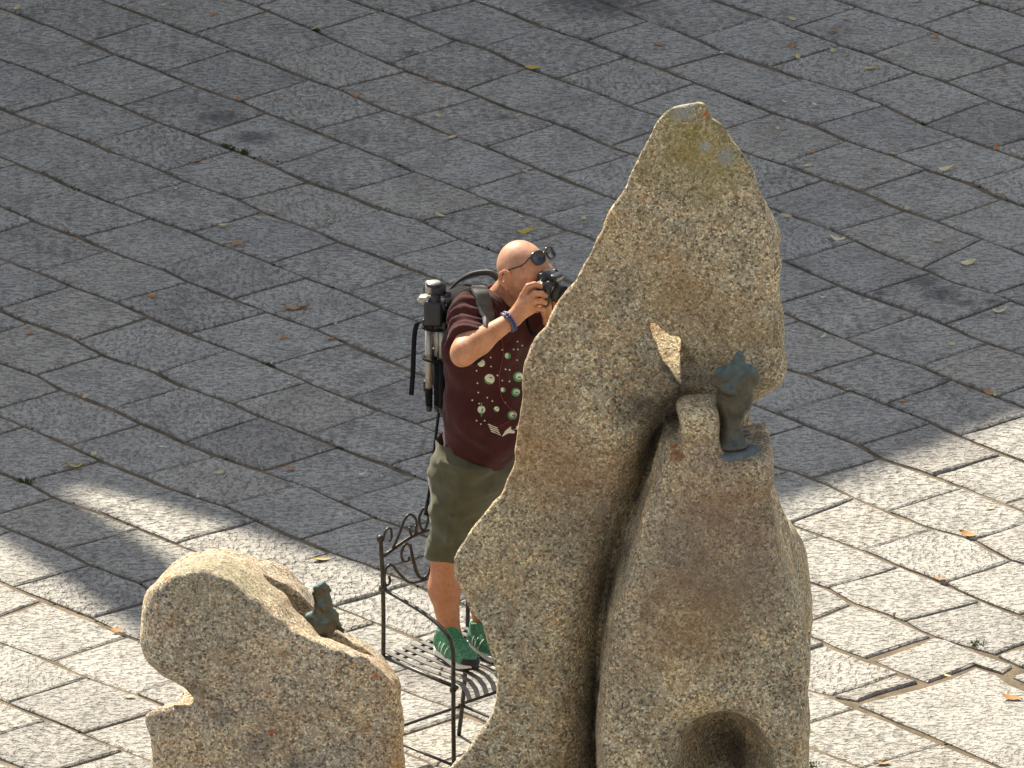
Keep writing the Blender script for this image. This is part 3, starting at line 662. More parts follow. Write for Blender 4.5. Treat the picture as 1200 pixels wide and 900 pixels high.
# ------------------------------------------------------------------ wrought-iron garden chair
unit = lambda q: np.asarray(q, float)/np.linalg.norm(q)
ZS = .45
BL, BR = G(449, 768, ZS), G(548, 735, ZS)
CW = unit(BR-BL); CD = np.array([CW[1], -CW[0], 0.0]); WID = float(np.linalg.norm(BR-BL))
SEAT = (BL+BR)/2+CD*.2; YS = SEAT[1]; UP = np.array([0, 0, 1.0])
def ch(w, d, z): return BL+CW*w+CD*d+UP*(z-ZS)
M_IRON = plain('worn_black_iron', (.045, .042, .036), .42, .5, .55, .45, 60, .002)
def chair():
    root = empty('garden_chair', (*SEAT[:2], 0)); tag(root, 'wrought iron garden chair with slatted seat and scrolled back, the man standing on it', 'chair')
    o = SEAT*np.array([1, 1, 0]); r = .0085; b = .38
    def part(name, paths, rad=r, parent=root, n=7, balls=()):
        mb = MB()
        for p in paths: mb.tube(p, rad, n)
        for c, q in balls: mb.ball(c, q, 8, 6)
        return mb.build(name, M_IRON, parent, True, o)
    for w, out in ((0, -1), (WID, 1)):
        kn = ch(w, 0, .715)
        part('leg', [smooth_path([ch(w+out*.005, -.055, 0), ch(w, -.02, .2), ch(w, 0, .45), ch(w, 0, .72), ch(w, -.012, .905)], 5)], r, balls=((kn, .017), (ch(w, -.012, .91), .016), (ch(w, -.033, .125), .015)))
        arm = smooth_path([ch(w, 0, .715), ch(w, .12, .70), ch(w, .26, .675), ch(w, b-.025, .635), ch(w, b+.004, .585), ch(w, b+.008, .53)], 6)
        part('armrest', [arm], r*.95)
        part('leg', [[ch(w, b+.008, .532), ch(w, b+.008, .3), ch(w, b+.012, 0)]], r, balls=((ch(w, b+.006, .425), .014), (ch(w, b+.01, .125), .014)))
        part('side_stretcher', [[ch(w, -.033, .125), ch(w, b+.01, .125)]], .006)
        part('seat_rail', [[ch(w, 0, .445), ch(w, b*.5, .442), ch(w, b+.03, .44)]], .008)
    part('back_stretcher', [[ch(0, -.033, .125), ch(WID, -.033, .125)]], .006)
    part('front_rail', [[ch(-.0, b+.075, .395), ch(WID, b+.075, .395)]], .006)
    for d in (.02, .065): part('cross_bar', [[ch(0, d, .447), ch(WID, d, .447)]], .006)
    ns = 10; m_slat = plain('sun_sheen_iron', (.17, .16, .145), .4, .6, .35, .3, 50, .002)  # paler than the frame: sun sheen on the slats put into the base colour
    for i in range(ns):                   # flat slats that roll over the front edge
        w = WID*(i+.5)/ns; mb = MB()
        pts = [ch(w, d, z) for d, z in ((.0, .455), (.1, .452), (.2, .451), (.3, .454), (b-.02, .456), (b+.03, .449), (b+.06, .428), (b+.076, .395))]
        mb.ribbon(pts, CW, .021, .004); mb.build('slat', m_slat, root, False, o)
    # scrolled back: top rail, humps above it, garland below
    bk = lambda w, z: ch(w*WID, -.008, z-.045)
    part('top_rail', [smooth_path([bk(0.03, .885), bk(.3, .92), bk(.5, .93), bk(.7, .92), bk(.97, .885)], 5)], .0075)
    def curl(w, z, rr, a0, a1, n=16, sq=1.0): return [bk(w+rr/WID*(1-.55*k/n)*math.cos(a0+(a1-a0)*k/n), z+rr*sq*(1-.55*k/n)*math.sin(a0+(a1-a0)*k/n)) for k in range(n+1)]
    for s in (0, 1):
        m = (lambda w: w) if s == 0 else (lambda w: 1-w)
        part('scroll', [smooth_path([bk(m(.02), .955), bk(m(.06), .985), bk(m(.11), .985), bk(m(.12), .95), bk(m(.09), .935)], 5)], .005, n=6)
        part('scroll', [smooth_path([bk(m(.12), .895), bk(m(.2), .945), bk(m(.28), 1.005), bk(m(.35), 1.015), bk(m(.41), .985), bk(m(.41), .945), bk(m(.37), .928), bk(m(.34), .945), bk(m(.33), .965)], 6)], .0055, n=6)
        part('scroll', [smooth_path([bk(m(.6), .965), bk(m(.58), .935), bk(m(.52), .93), bk(m(.46), .955), bk(m(.45), .995), bk(m(.5), 1.025)], 6)], .0055, n=6)
        part('scroll', [smooth_path([bk(m(.33), .85), bk(m(.31), .835), bk(m(.26), .84), bk(m(.235), .87), bk(m(.27), .9), bk(m(.33), .895), bk(m(.38), .83), bk(m(.44), .76), bk(m(.5), .745)], 6)], .0055, n=6)
        part('scroll', [smooth_path([bk(m(.09), .8), bk(m(.1), .775), bk(m(.06), .765), bk(m(.035), .79), bk(m(.05), .83), bk(m(.12), .84), bk(m(.22), .79), bk(m(.34), .745), bk(m(.5), .735)], 6)], .0055, n=6)
        part('scroll', [smooth_path([bk(m(.5), .74), bk(m(.58), .77), bk(m(.63), .83), bk(m(.66), .9)], 5)], .0055, n=6)
chair()

# ------------------------------------------------------------------ the man standing on the chair
def Q(x, y, dy): return P(x, y, YS+dy)    # photo pixel at a depth measured from the chair's middle
FD = unit((.70, -.714, 0)); RT = np.array([FD[1], -FD[0], 0.0])     # the way his chest faces, and his right
HF = unit((.75, -.60, -.12)); HR = unit(np.cross(HF, UP)); HU = np.cross(HR, HF)
HC = Q(614.5, 314, -.13)
hd = lambda f, r, u: HC+HF*f+HR*r+HU*u
CF = unit((.84, -.50, -.16)); CR = unit(np.cross(CF, UP)); CU = np.cross(CR, CF)   # the camera's own axes
CC = Q(642, 338, -.235)
kc = lambda f, r, u: CC+CF*f+CR*r+CU*u
SHR, ELR, WRR = Q(554, 371, -.20), Q(545, 411, -.40), Q(602, 373, -.30)
SHL, ELL, WRL = Q(611, 350, .06), Q(652, 402, -.08), Q(648, 388, -.18)
ANR = G(528, 747, ZS+.085); ANL = G(568, 737, ZS+.085)
KNR = P(522, 650, ANR[1]-.01); KNL = P(561, 640, ANL[1]-.02)
HPR, HPL = Q(540, 562, -.075), Q(577, 546, .08); PEL = (HPR+HPL)/2
CHE, NEC = Q(571, 405, -.06), Q(590, 356, -.06)
ORG = np.array([SEAT[0], SEAT[1], ZS])
def skin_material():
    t = NT('sunlit_skin', .5, .35); p = t.pos()
    c = t.ramp(t.noise(p, 22, 4), [(.3, (.41, .19, .10)), (.55, (.51, .255, .145)), (.75, (.57, .305, .185))])
    red = t.near(p, G(525, 700, .75), .1, .35, .2, 10); c = t.mix(t.math('MULTIPLY', red, .55), c, (.47, .19, .10))
    c = t.mix(.5, c, t.ramp(t.noise(p, 75, 5, .7), [(.32, (.72, .66, .62)), (.5, (1, 1, 1)), (.68, (1.18, 1.16, 1.15))]), 'MULTIPLY')
    beard = t.near(p, hd(.06, .03, -.10), .05, .11, .3, 30); c = t.mix(t.math('MULTIPLY', beard, .28), c, (.16, .11, .09))
    crown = t.near(p, hd(-.05, .0, .03), .06, .12, .3, 25); c = t.mix(t.math('MULTIPLY', crown, .22), c, (.50, .36, .29))
    stub = t.n('SeparateColor', Color=t.vor(p, 420)).outputs[0]; c = t.mix(.22, c, t.ramp(stub, [(0, .5), (.3, 1)], 'CONSTANT'), 'MULTIPLY')
    t.set('Base Color', c); t.set('Subsurface Weight', .12); t.set('Subsurface Radius', (.012, .004, .002)); t.bump(t.math('ADD', t.noise(p, 260, 3), t.math('MULTIPLY', t.noise(p, 45, 4), .8)), .4, .003)
    return t.m
M_SKIN = skin_material()
def fingers(f, chains, k=.006):
    for c, r0, r1 in chains:
        n = len(c)-1
        for i in range(n): f.cone(c[i], c[i+1], r0+(r1-r0)*i/n, r0+(r1-r0)*(i+1)/n, k)
def body(root):
    lo = np.array([P(495, 450, YS)[0], YS-.55, ZS+.03]); hi = np.array([P(690, 450, YS)[0], YS+.42, HC[2]+.14])
    f = Field(lo, hi, .0052)
    # legs
    for an, kn, hp in ((ANR, KNR, HPR), (ANL, KNL, HPL)):
        ca = an*.42+kn*.58-FD*.018
        f.cone(an-UP*.05, an, .042, .038, .02); f.cone(an, ca, .036, .056, .03); f.cone(ca, kn, .056, .052, .03); f.cone(kn, hp, .055, .085, .03)
    # trunk (under the clothes), neck
    f.cone(PEL, CHE, .11, .11, .05, flat=(FD, .72)); f.cone(CHE, NEC-UP*.07, .10, .06, .05, flat=(FD, .8))
    f.cone(SHR-UP*.015, SHL-UP*.015, .04, .04, .03); f.cone(NEC-UP*.05-FD*.015, hd(-.022, 0, -.085), .068, .058, .03)
    for k in (-.04, .02): f.cone(hd(-.055, k, -.075), NEC-FD*.045+RT*k, .032, .035, .03)
    # arms
    for s, e, w, sg in ((SHR, ELR, WRR, 1), (SHL, ELL, WRL, -1)):
        f.cone(s, e, .046, .045, .02); m = e*.72+w*.28
        f.cone(e, m, .044, .045, .03); f.cone(m, w, .044, .028, .03)
    f.ell(ELR+unit(ELR-WRR)*.02-UP*.012, np.eye(3), (.03, .03, .034), .03)
    # head
    f.ell(HC, (HF, HR, HU), (.099, .076, .094), .0); f.ell(hd(-.033, 0, .003), (HF, HR, HU), (.070, .075, .086), .03)
    f.cone(hd(.045, 0, -.035), hd(.068, 0, -.118), .06, .03, .045)
    for s in (-1, 1):
        f.cone(hd(.005, s*.055, -.065), hd(.066, s*.018, -.118), .024, .022, .035); f.cone(hd(.06, s*.045, -.035), hd(.03, s*.062, -.03), .018, .018, .03)
        f.cone(hd(.092, s*.012, .012), hd(.078, s*.052, .008), .012, .011, .02)
        f.ell(hd(.1, s*.033, -.016), (HF, HR, HU), (.014, .017, .012), .014, 's'); f.ell(hd(.078, s*.033, -.016), (HF, HR, HU), (.0135, .0135, .0125), .004)
        # ear: dish, rim and lobe
        ev = lambda f_, r_, u_: hd(f_-.004, s*(r_+.002), u_-.022)
        ea = unit(-HF*.45+HR*s); et = unit(HF+HR*s*.45); eu = unit(HU-HF*.18)
        f.ell(ev(-.008, .083, 0), (et, eu, ea), (.022, .035, .010), .006)
        rim = [ev(.012, .080, .010), ev(.006, .089, .028), ev(-.012, .097, .033), ev(-.026, .102, .020), ev(-.028, .100, -.004), ev(-.018, .093, -.024), ev(-.004, .085, -.038)]
        capsules(f, rim, [.0055, .0058, .006, .006, .0058, .0065, .008], .003, 'u'); f.ell(ev(-.008, .0965, .004), (et, eu, ea), (.011, .019, .009), .006, 's'); f.ell(ev(.010, .082, -.006), (et, eu, ea), (.006, .009, .006), .004)
    f.cone(hd(.1, 0, -.005), hd(.124, 0, -.052), .010, .014, .016); f.ell(hd(.112, .013, -.055), (HF, HR, HU), (.012, .01, .009), .01); f.ell(hd(.112, -.013, -.055), (HF, HR, HU), (.012, .01, .009), .01)
    f.cone(hd(.1, -.02, -.083), hd(.1, .02, -.083), .008, .008, .012); f.cone(hd(.097, -.018, -.095), hd(.097, .018, -.095), .008, .008, .012); f.cone(hd(.112, -.024, -.089), hd(.112, .024, -.089), .003, .003, .004, 's')
    # right hand closed on the camera's grip
    H = lambda x, y, d: Q(x, y, d)
    kn = [H(613, 346, -.335), H(617, 352, -.345), H(620.5, 358, -.35), H(622, 365, -.35)]
    for q in kn: f.cone(WRR+(q-WRR)*.25, q, .018, .0125, .016)
    f.cone(WRR, (kn[1]+kn[2])/2, .027, .02, .02)
    ch4 = [([kn[0], H(619, 335.5, -.345), H(626.5, 333, -.33), H(634, 335.5, -.305)], .0125, .0095),
           ([kn[1], H(626, 344, -.36), H(634, 344, -.34), H(639.5, 346.5, -.31)], .0125, .0098),
           ([kn[2], H(627.5, 353, -.365), H(634.5, 353, -.34), H(639, 355, -.315)], .0122, .0095),
           ([kn[3], H(628, 361.5, -.36), H(634, 361.5, -.34), H(637.5, 363, -.32)], .011, .0085)]
    fingers(f, ch4, .004)
    fingers(f, [([WRR+(kn[0]-WRR)*.35, H(612, 352, -.27), H(619, 343, -.235), H(626, 338, -.22)], .016, .010)], .01)
    # left hand under the lens: palm up, fingers round the barrel
    pl = H(649, 378, -.20); f.cone(WRL, pl, .027, .026, .02, flat=(FD, .75)); f.cone(pl-CR*.02, pl+CR*.02, .02, .02, .02)
    fingers(f, [([pl+CR*.03, H(644.5, 371, -.275), H(643.5, 358, -.285), H(641.5, 346, -.262)], .0125, .0088),
                ([pl+CR*.012, H(652, 372, -.27), H(651.5, 360, -.28), H(648, 351, -.26)], .0118, .0085),
                ([pl-CR*.012, H(659, 370, -.24), H(660, 358, -.25), H(658, 349, -.235)], .0115, .0082),
                ([pl-CR*.028, H(664, 367, -.19), H(667, 356, -.19), H(666, 348, -.18)], .0105, .0075),
                ([pl+CR*.02-CF*.02, H(640.5, 374, -.25), H(636.5, 364, -.275), H(636.5, 354, -.285)], .014, .0105)], .005)
    return solid('body', f, M_SKIN, root, ORG)
def cloth_folds(f, amp, scale, seed, stretch): f.noise(amp, scale, seed, stretch)
def shirt(root):
    t = NT('maroon_cotton', .92, .12); p = t.pos()
    t.set('Base Color', t.ramp(t.noise(p, 14, 4), [(.3, (.042, .0125, .0125)), (.7, (.064, .0195, .019))])); t.set('Sheen Weight', .08); t.set('Sheen Roughness', .5); t.bump(t.noise(p, 420, 2), .35, .002)
    lo = np.array([P(490, 450, YS)[0], YS-.55, Q(550, 545, -.1)[2]-.1]); hi = np.array([P(690, 450, YS)[0], YS+.42, NEC[2]+.16])
    f = Field(lo, hi, .0062)
    hem = Q(556, 532, 0); bel = Q(572, 475, -.05)
    f.cone(hem-UP*.05, bel, .164, .162, .06, flat=(FD, .72)); f.cone(bel, CHE, .162, .164, .06, flat=(FD, .74)); f.cone(CHE, NEC-UP*.075, .165, .11, .06, flat=(FD, .82))
    f.ell(bel+FD*.05-UP*.03, (FD, RT, UP), (.10, .13, .14), .08)
    f.cone(SHR, SHL, .074, .074, .06); f.cone(SHR-RT*.02+UP*.005, NEC-UP*.035+RT*.04, .058, .05, .05); f.cone(SHL+RT*.02, NEC-UP*.035-RT*.04, .058, .05, .05)
    for s, e in ((SHR, ELR), (SHL, ELL)):
        d = unit(e-s); en = s+d*.165
        f.put(np.minimum(s, en)-.13, np.maximum(s, en)+.13, sleeve(s, en, d), .045)
    f.cone(SHR+UP*.02, SHR+unit(ELR-SHR)*.02, .06, .06, .05)
    # neck opening, hem
    f.cone(NEC-FD*.01-UP*.045, NEC+UP*.12+FD*.02, .068, .07, .008, 's')
    a, b = Q(513, 527, .02), Q(592, 537, -.02); nrm = unit(np.cross(unit(b-a), np.array([.75, .66, -.04])))
    f.cut(a, -nrm if nrm[2] > 0 else nrm, .01)
    # creases: sagging drag lines across the trunk and stacked folds in the sleeve
    s1 = SHR; sd_ = unit(ELR-SHR)
    def folds(X, Y, Z):
        tt = (X-s1[0])*sd_[0]+(Y-s1[1])*sd_[1]+(Z-s1[2])*sd_[2]
        return .0
    m = np.abs(f.D) < .03; i, j, k = np.nonzero(m); x, y, z = f.ax[0][i], f.ax[1][j], f.ax[2][k]
    tt = (x-s1[0])*sd_[0]+(y-s1[1])*sd_[1]+(z-s1[2])*sd_[2]; rr = np.sqrt((x-s1[0])**2+(y-s1[1])**2+(z-s1[2])**2)
    w = np.clip(1-rr/.2, 0, 1)*np.clip((tt+.04)/.06, 0, 1)
    f.D[m] += (w*.013*np.sin(tt*170+8*vnoise(x*7, y*7, z*7, 5))).astype(np.float32)
    low = np.clip((CHE[2]-.05-z)/.3, 0, 1)
    f.D[m] += (low*.015*vnoise(x*9+z*5, y*9, z*3.2+x*6, 6)+.007*vnoise(x*14+z*11, y*14-z*6, z*9+x*4, 7)+(.25+.75*low)*.006*np.abs(vnoise(x*6-z*13, y*6, z*11+x*5, 9))).astype(np.float32)
    f.noise(.006, .07, 21, (1.3, 1.3, .8)); f.noise(.0025, .028, 22)
    return solid('t_shirt', f, t.m, root, ORG)
def sleeve(s, en, d):
    L = float(np.linalg.norm(en-s))
    def fn(X, Y, Z):
        px, py, pz = X-s[0], Y-s[1], Z-s[2]; t = px*d[0]+py*d[1]+pz*d[2]
        rad = np.sqrt(np.maximum(px*px+py*py+pz*pz-t*t, 0)); r = .066+.012*np.clip(t/L, 0, 1)
        return np.maximum(np.maximum(rad-r, t-L), -t-.02)
    return fn
def shorts(root):
    t = NT('olive_cargo_cotton', .9, .15); p = t.pos()
    t.set('Base Color', t.ramp(t.noise(p, 18, 4), [(.3, (.070, .068, .040)), (.7, (.10, .096, .06))])); t.set('Sheen Weight', .15); t.bump(t.noise(p, 380, 2), .35, .002)
    lo = np.array([P(480, 450, YS)[0], YS-.4, KNR[2]-.08]); hi = np.array([P(650, 450, YS)[0], YS+.42, Q(556, 520, 0)[2]+.03])
    f = Field(lo, hi, .0062)
    f.cone(Q(556, 520, 0), PEL, .150, .158, .05, flat=(FD, .8)); f.ell(PEL-FD*.055-UP*.02, (FD, RT, UP), (.1, .155, .13), .06)
    for hp, kn in ((HPR, KNR), (HPL, KNL)):
        d = unit(kn-hp); en = kn+d*.015; L = float(np.linalg.norm(en-hp))
        def fn(X, Y, Z, hp=hp, d=d, L=L):
            px, py, pz = X-hp[0], Y-hp[1], Z-hp[2]; t = px*d[0]+py*d[1]+pz*d[2]
            return np.maximum(np.maximum(np.sqrt(np.maximum(px*px+py*py+pz*pz-t*t, 0))-(.108-.032*np.clip(t/L, 0, 1)), t-L), -t-.1)
        f.put(np.minimum(hp, en)-.15, np.maximum(hp, en)+.15, fn, .04)
    d = unit(KNR-HPR); pc = HPR+d*.19+RT*.068+FD*.01; ax = (unit(FD-d*np.dot(FD, d)), d, np.cross(d, FD))
    f.box(pc, ax, (.06, .075, .012), .008, .006); f.box(pc-d*.066, ax, (.064, .026, .019), .006, .003)
    m = np.abs(f.D) < .03; i, j, k = np.nonzero(m); x, y, z = f.ax[0][i], f.ax[1][j], f.ax[2][k]
    f.D[m] += (.014*vnoise(x*8+z*3, y*8, z*9+x*9, 31)+.009*vnoise(x*16, y*16-z*9, z*20, 32)).astype(np.float32)
    f.noise(.0055, .05, 34, (1.6, 1.6, .55)); f.noise(.0025, .025, 33)
    return solid('shorts', f, t.m, root, ORG)
def shoe(root, heel, toe, an):
    t = NT('green_knit_shoe_fabric', .8, .2); p = t.pos()
    c = t.mix(t.ramp(t.n('SeparateColor', Color=t.vor(p, 190)).outputs[0], [(.45, 0), (.8, .7)]), (.065, .20, .115), (.15, .36, .23)); t.set('Base Color', c); t.bump(t.vor(p, 250, out='Distance'), .3, .001)
    white = SHOE['white']; black = SHOE['black']; lace = SHOE['lace']
    fd = unit((toe-heel)*np.array([1, 1, 0])); rd = np.array([fd[1], -fd[0], 0]); L = float(np.linalg.norm(toe-heel))
    q = lambda a, r, u: heel+fd*a*L+rd*r+UP*u
    lo = np.minimum(heel, toe)-.09; hi = np.maximum(heel, toe)+.09; lo[2] = ZS-.01; hi[2] = ZS+.2
    f = Field(lo, hi, .004)
    f.cone(q(.14, 0, .05), q(.45, 0, .05), .037, .041, .03); f.cone(q(.45, 0, .048), q(.8, -.003, .036), .042, .037, .03); f.cone(q(.8, -.003, .036), q(.92, -.002, .032), .034, .024, .02)
    f.cone(q(.17, 0, .07), q(.22, 0, .115), .035, .039, .02); f.cone(q(.3, 0, .10), q(.62, 0, .06), .033, .026, .03)
    f.cone(q(.24, 0, .11), q(.2, 0, .17), .034, .036, .006, 's'); f.cut(q(0, 0, .018), (0, 0, -1), .004)
    f.cut(q(.22, 0, .122), unit(UP-fd*.25), .01)
    f.noise(.002, .02, 41)
    s = solid('shoe', f, t.m, root, heel)
    def sole(name, z0, z1, g, mat):
        n = 40; prof = []
        for k in range(n):
            a = 2*math.pi*k/n; u = .5-.5*math.cos(a); wdt = np.interp(u, [0, .04, .15, .4, .7, .88, .97, 1], [0.0, .023, .037, .036, .046, .04, .022, 0.0])+g
            prof.append((-.015-g*.3+u*(1.03+g*.6), math.copysign(wdt, math.sin(a)) if 0 < k < n and k != n//2 else 0))
        V = [q(a, r, z0+(.014*max(0, a-.8)/.2)) for a, r in prof]+[q(a, r, z1+.012*abs(a-.5)) for a, r in prof]
        F = [tuple(range(n-1, -1, -1)), tuple(n+k for k in range(n))]+[(k, (k+1) % n, n+(k+1) % n, n+k) for k in range(n)]
        return mesh_obj(name, V, F, mat, s, False, None)
    for nm, a in (('midsole', (.010, .026, .003, white)), ('outsole', (.001, .0105, .001, black))):
        sole(nm, *a)
    mb = MB(); V, F = f.mesh(); bv = BVHTree.FromPolygons([tuple(v) for v in V], [tuple(map(int, x)) for x in F])
    for k in range(5):
        a = .34+.065*k
        for sg in (-1, 1):
            pts = []
            for e in np.linspace(-1, 1, 7):
                h = bv.ray_cast(Vector(q(a+sg*e*.03, e*.022, .2)), Vector((0, 0, -1)))
                if h[0]: pts.append(np.array(h[0])+UP*.003)
            if len(pts) > 2: mb.tube(pts, .0022, 5)
    for sg in (-1, 1):
        h = [q(.36, 0, .112), q(.40, sg*.022, .112), q(.46, sg*.03, .095), q(.42, sg*.012, .1)]; mb.tube(smooth_path(h, 4), .002, 5)
    o = mb.build('laces', lace, s, True, heel)
    # toe cap and side overlay printed darker
    F2 = [fc for fc in F if (lambda c: ((c-heel)@fd/L > .86 and c[2] < ZS+.06))(V[fc].mean(0))]
    if F2:
        ids = sorted({int(i) for fc in F2 for i in fc}); mp = {v: i for i, v in enumerate(ids)}; c0 = V[ids].mean(0)
        o = mesh_obj('toe_cap', [V[i]+unit(V[i]-q(.7, 0, .02))*.0022 for i in ids], [tuple(mp[int(i)] for i in fc) for fc in F2], black, s)
    for sg in (-1, 1):
        for k in range(3):
            pts = []
            for e in np.linspace(0, 1, 7):
                a = .24+.11*k+.10*e; h = bv.ray_cast(Vector(q(a, sg*.09, .03+.05*e)), Vector(-rd*sg))
                if h[0]: pts.append(np.array(h[0])+rd*sg*.0015)
            if len(pts) > 3: o = MB().ribbon(pts, [fd]*len(pts), .006, .002).build('side_stripe', SHOE['pale'], s, True)
    # sock and ankle edge
    mb = MB(); mb.tube([an-UP*.045+fd*.0, an-UP*.02, an+UP*.012], [.043, .043, .041], 16); o = mb.build('sock', white, s, True)
    return s
SHOE = dict(white=plain('white_foam', (.7, .7, .66), .7, .3, 0, .1), black=plain('black_rubber', (.02, .02, .02), .6, .4), pale=plain('pale_green_stripe', (.34, .44, .36), .8, .2), lace=plain('green_laces', (.08, .30, .15), .8, .2))
def print_on(root, shirt_o):
    t = bvh_at(shirt_o); white = plain('pale_print', (.62, .60, .52), .85, .1); green = plain('green_print', (.08, .27, .13), .85, .1, 0, .4, 60); mats = [white, green]
    V, F, MI = [], [], []
    def drop(x, y, off=.0016):
        d = Vector(ray(x, y)).normalized(); h = t.ray_cast(Vector(CAM), d)
        return None if h[0] is None else np.array(h[0])-np.array(d)*off
    def patch(pts, m, off):
        c = drop(np.mean([p[0] for p in pts]), np.mean([p[1] for p in pts]), off); q = [drop(*p, off) for p in pts]
        if c is None or any(x is None or np.linalg.norm(x-c) > .08 for x in q): return
        b = len(V); V.extend([c]+q); n = len(q)
        for k in range(n): F.append((b, b+1+k, b+1+(k+1) % n)); MI.append(m)
    def disc(x, y, r, m, off=.0016, ry=None, a0=0, a1=2*math.pi, n=14):
        patch([(x+r*math.cos(a0+(a1-a0)*k/n), y+(ry or r)*math.sin(a0+(a1-a0)*k/n)) for k in range(n)], m, off)
    def planet(x, y, r, mode):
        disc(x, y, r, 0 if mode in (0, 1, 4) else 1)
        if mode == 1: disc(x, y, r, 1, .0024, None, math.pi*.35, math.pi*1.1); disc(x+r*.25, y-r*.3, r*.35, 1, .0024, r*.16, n=8)
        if mode == 2: disc(x+r*.15, y-r*.1, r*.72, 0, .0024, r*.6); disc(x+r*.2, y+r*.12, r*.4, 1, .003, r*.2, n=8)
        if mode == 3: disc(x-r*.3, y-r*.1, r*.55, 0, .0024, r*.8, n=10)
        if mode == 4:
            disc(x, y, r*.28, 1, .0022, r*1.9, n=10); disc(x-r*.1, y, r*.8, 0, .003, r*.75); disc(x+r*.2, y+r*.1, r*.22, 1, .0036, r*.6, n=8)
    def done(name, kind=None):
        if V:
            o = mesh_obj(name, V, F, mats, shirt_o, True, None); o.data.polygons.foreach_set('material_index', np.array(MI, dtype=np.int32))
            if kind: o['kind'] = kind
        V.clear(); F.clear(); MI.clear()
    for a in ((564, 425.5, 4.4, 0), (573.7, 444.3, 6, 1), (589.5, 456.8, 3.1, 3), (604.5, 459.5, 5.2, 2), (607.5, 441.5, 6, 2), (595, 417, 3.8, 3), (564.2, 480, 4.6, 4), (581.8, 479.5, 3.2, 1), (600.5, 486.5, 5.6, 2)): planet(*a); done('printed_planet')
    for x, y in ((575, 419), (558.5, 434.5), (575.5, 429.5), (559.5, 449), (560.5, 460), (553.5, 469), (561.5, 473), (577, 470), (592.5, 432.8), (597.2, 433.5), (588.6, 446), (606.5, 400.3), (602, 409.5), (607, 409.5), (588.5, 410), (606, 422), (568, 493), (558.5, 493), (563.5, 497), (583, 440), (612, 405), (597, 447), (592, 472), (571, 466)): disc(x, y, .95, 0, n=7)
    done('printed_stars', 'stuff')
    for k in range(4): x, y = 572+k*1.2, 496.5+k*2.7; patch([(x, y), (x+11, y+4.5), (x+11.3, y+5.8), (x-.4, y+1.2)], 0, .0016); done('printed_stripe')
    patch([(588, 512), (592, 505), (598, 500), (607, 499), (606, 503), (600, 503.5), (604, 506), (602, 508), (596, 507.5)], 0, .0016); done('printed_wing')
def bvh_at(o):
    return BVHTree.FromPolygons([v.co+Vector(ORG) for v in o.data.vertices], [tuple(p.vertices) for p in o.data.polygons])
def person():
    root = empty('person', ORG); tag(root, 'bald man in maroon t-shirt and olive shorts standing on the chair taking a picture', 'person')
    bo = body(root); sh = shirt(root); so_ = shorts(root)
    shoe(root, G(514, 764, ZS+.008), G(556, 789, ZS+.008), ANR); shoe(root, G(553, 757, ZS+.008), G(596, 781, ZS+.008), ANL)
    print_on(root, sh)
    return bo, sh, so_
BODY, SHIRT, SHORTS = person()
# ------------------------------------------------------------------ what he wears and carries
M_BLACK = plain('black_nylon', (.010, .010, .011), .85, .15, 0, .3, 40, .002)
M_GREYSTRAP = plain('grey_webbing', (.075, .075, .07), .6, .35, 0, .2, 60, .002)
M_PLASTIC = plain('black_camera_body', (.018, .019, .022), .42, .5, 0, .25, 90, .001)
M_STEEL = plain('brushed_aluminium', (.40, .375, .335), .4, .5, .5, .12, 60)
M_WHITE = plain('white_lettering', (.75, .75, .72), .6, .3, 0, .05)
def glass_mat(name, col, rough=.06):
    t = NT(name, rough, .6); t.set('Base Color', col); return t.m
def sunglasses():
    root = empty('sunglasses', hd(.09, 0, .085)); tag(root, 'black sunglasses pushed up on the bald man\'s forehead', 'sunglasses')
    fr = plain('glossy_black_frame', (.012, .012, .013), .22, .6); ln = glass_mat('dark_lens', (.014, .018, .026))
    Fd = unit(HF*.80+HU*.60); Ud = unit(HU*.80-HF*.60)                    # tilted back over the brow
    o = hd(.083, 0, .083)+Fd*.006
    for s in (-1, 1):
        c = o+HR*s*.035; ring = []; n = 18
        sh = [(math.copysign(abs(math.cos(a))**.75, math.cos(a))*.027, math.copysign(abs(math.sin(a))**.8, math.sin(a))*(.021 if math.sin(a) > 0 else .025)) for a in [2*math.pi*k/n for k in range(n)]]
        cur = lambda x, y: c+HR*x+Ud*y-Fd*((s*.035+x)**2*3.2)
        pts = [cur(x*(1+.12*(y > 0)*s*(1 if x*s > 0 else 0)), y) for x, y in sh]
        mb = MB(); mb.tube(pts+[pts[0], pts[1]], .0046, 6, False); mb.build('rim', fr, root)
        b = cur(0, 0)+Fd*.002; mb = MB(); mb.add([b]+[p for p in pts]+[p-Fd*.002 for p in pts], [(0, 1+k, 1+(k+1) % n) for k in range(n)]+[(1+n+k, 1+k, 1+(k+1) % n, 1+n+(k+1) % n) for k in range(n)]); mb.build('lens', ln, root)
        hinge = o+HR*s*.066+Ud*.012-Fd*.014
        path = smooth_path([hinge, hd(.05, s*.078, .055), hd(.01, s*.084, .026), hd(-.022, s*.087, .004), hd(-.034, s*.084, -.018)], 6)
        mb = MB(); mb.ribbon(path, [HU+HF*.3]*len(path), [.011-.004*min(1, i/len(path)*1.2) for i in range(len(path))], .0035); mb.build('temple', fr, root)
    mb = MB(); mb.tube(smooth_path([o+HR*.010+Fd*.001+Ud*.006, o+Fd*.004+Ud*.009, o-HR*.010+Fd*.001+Ud*.006], 4), .004, 6); mb.build('bridge', fr, root)
sunglasses()
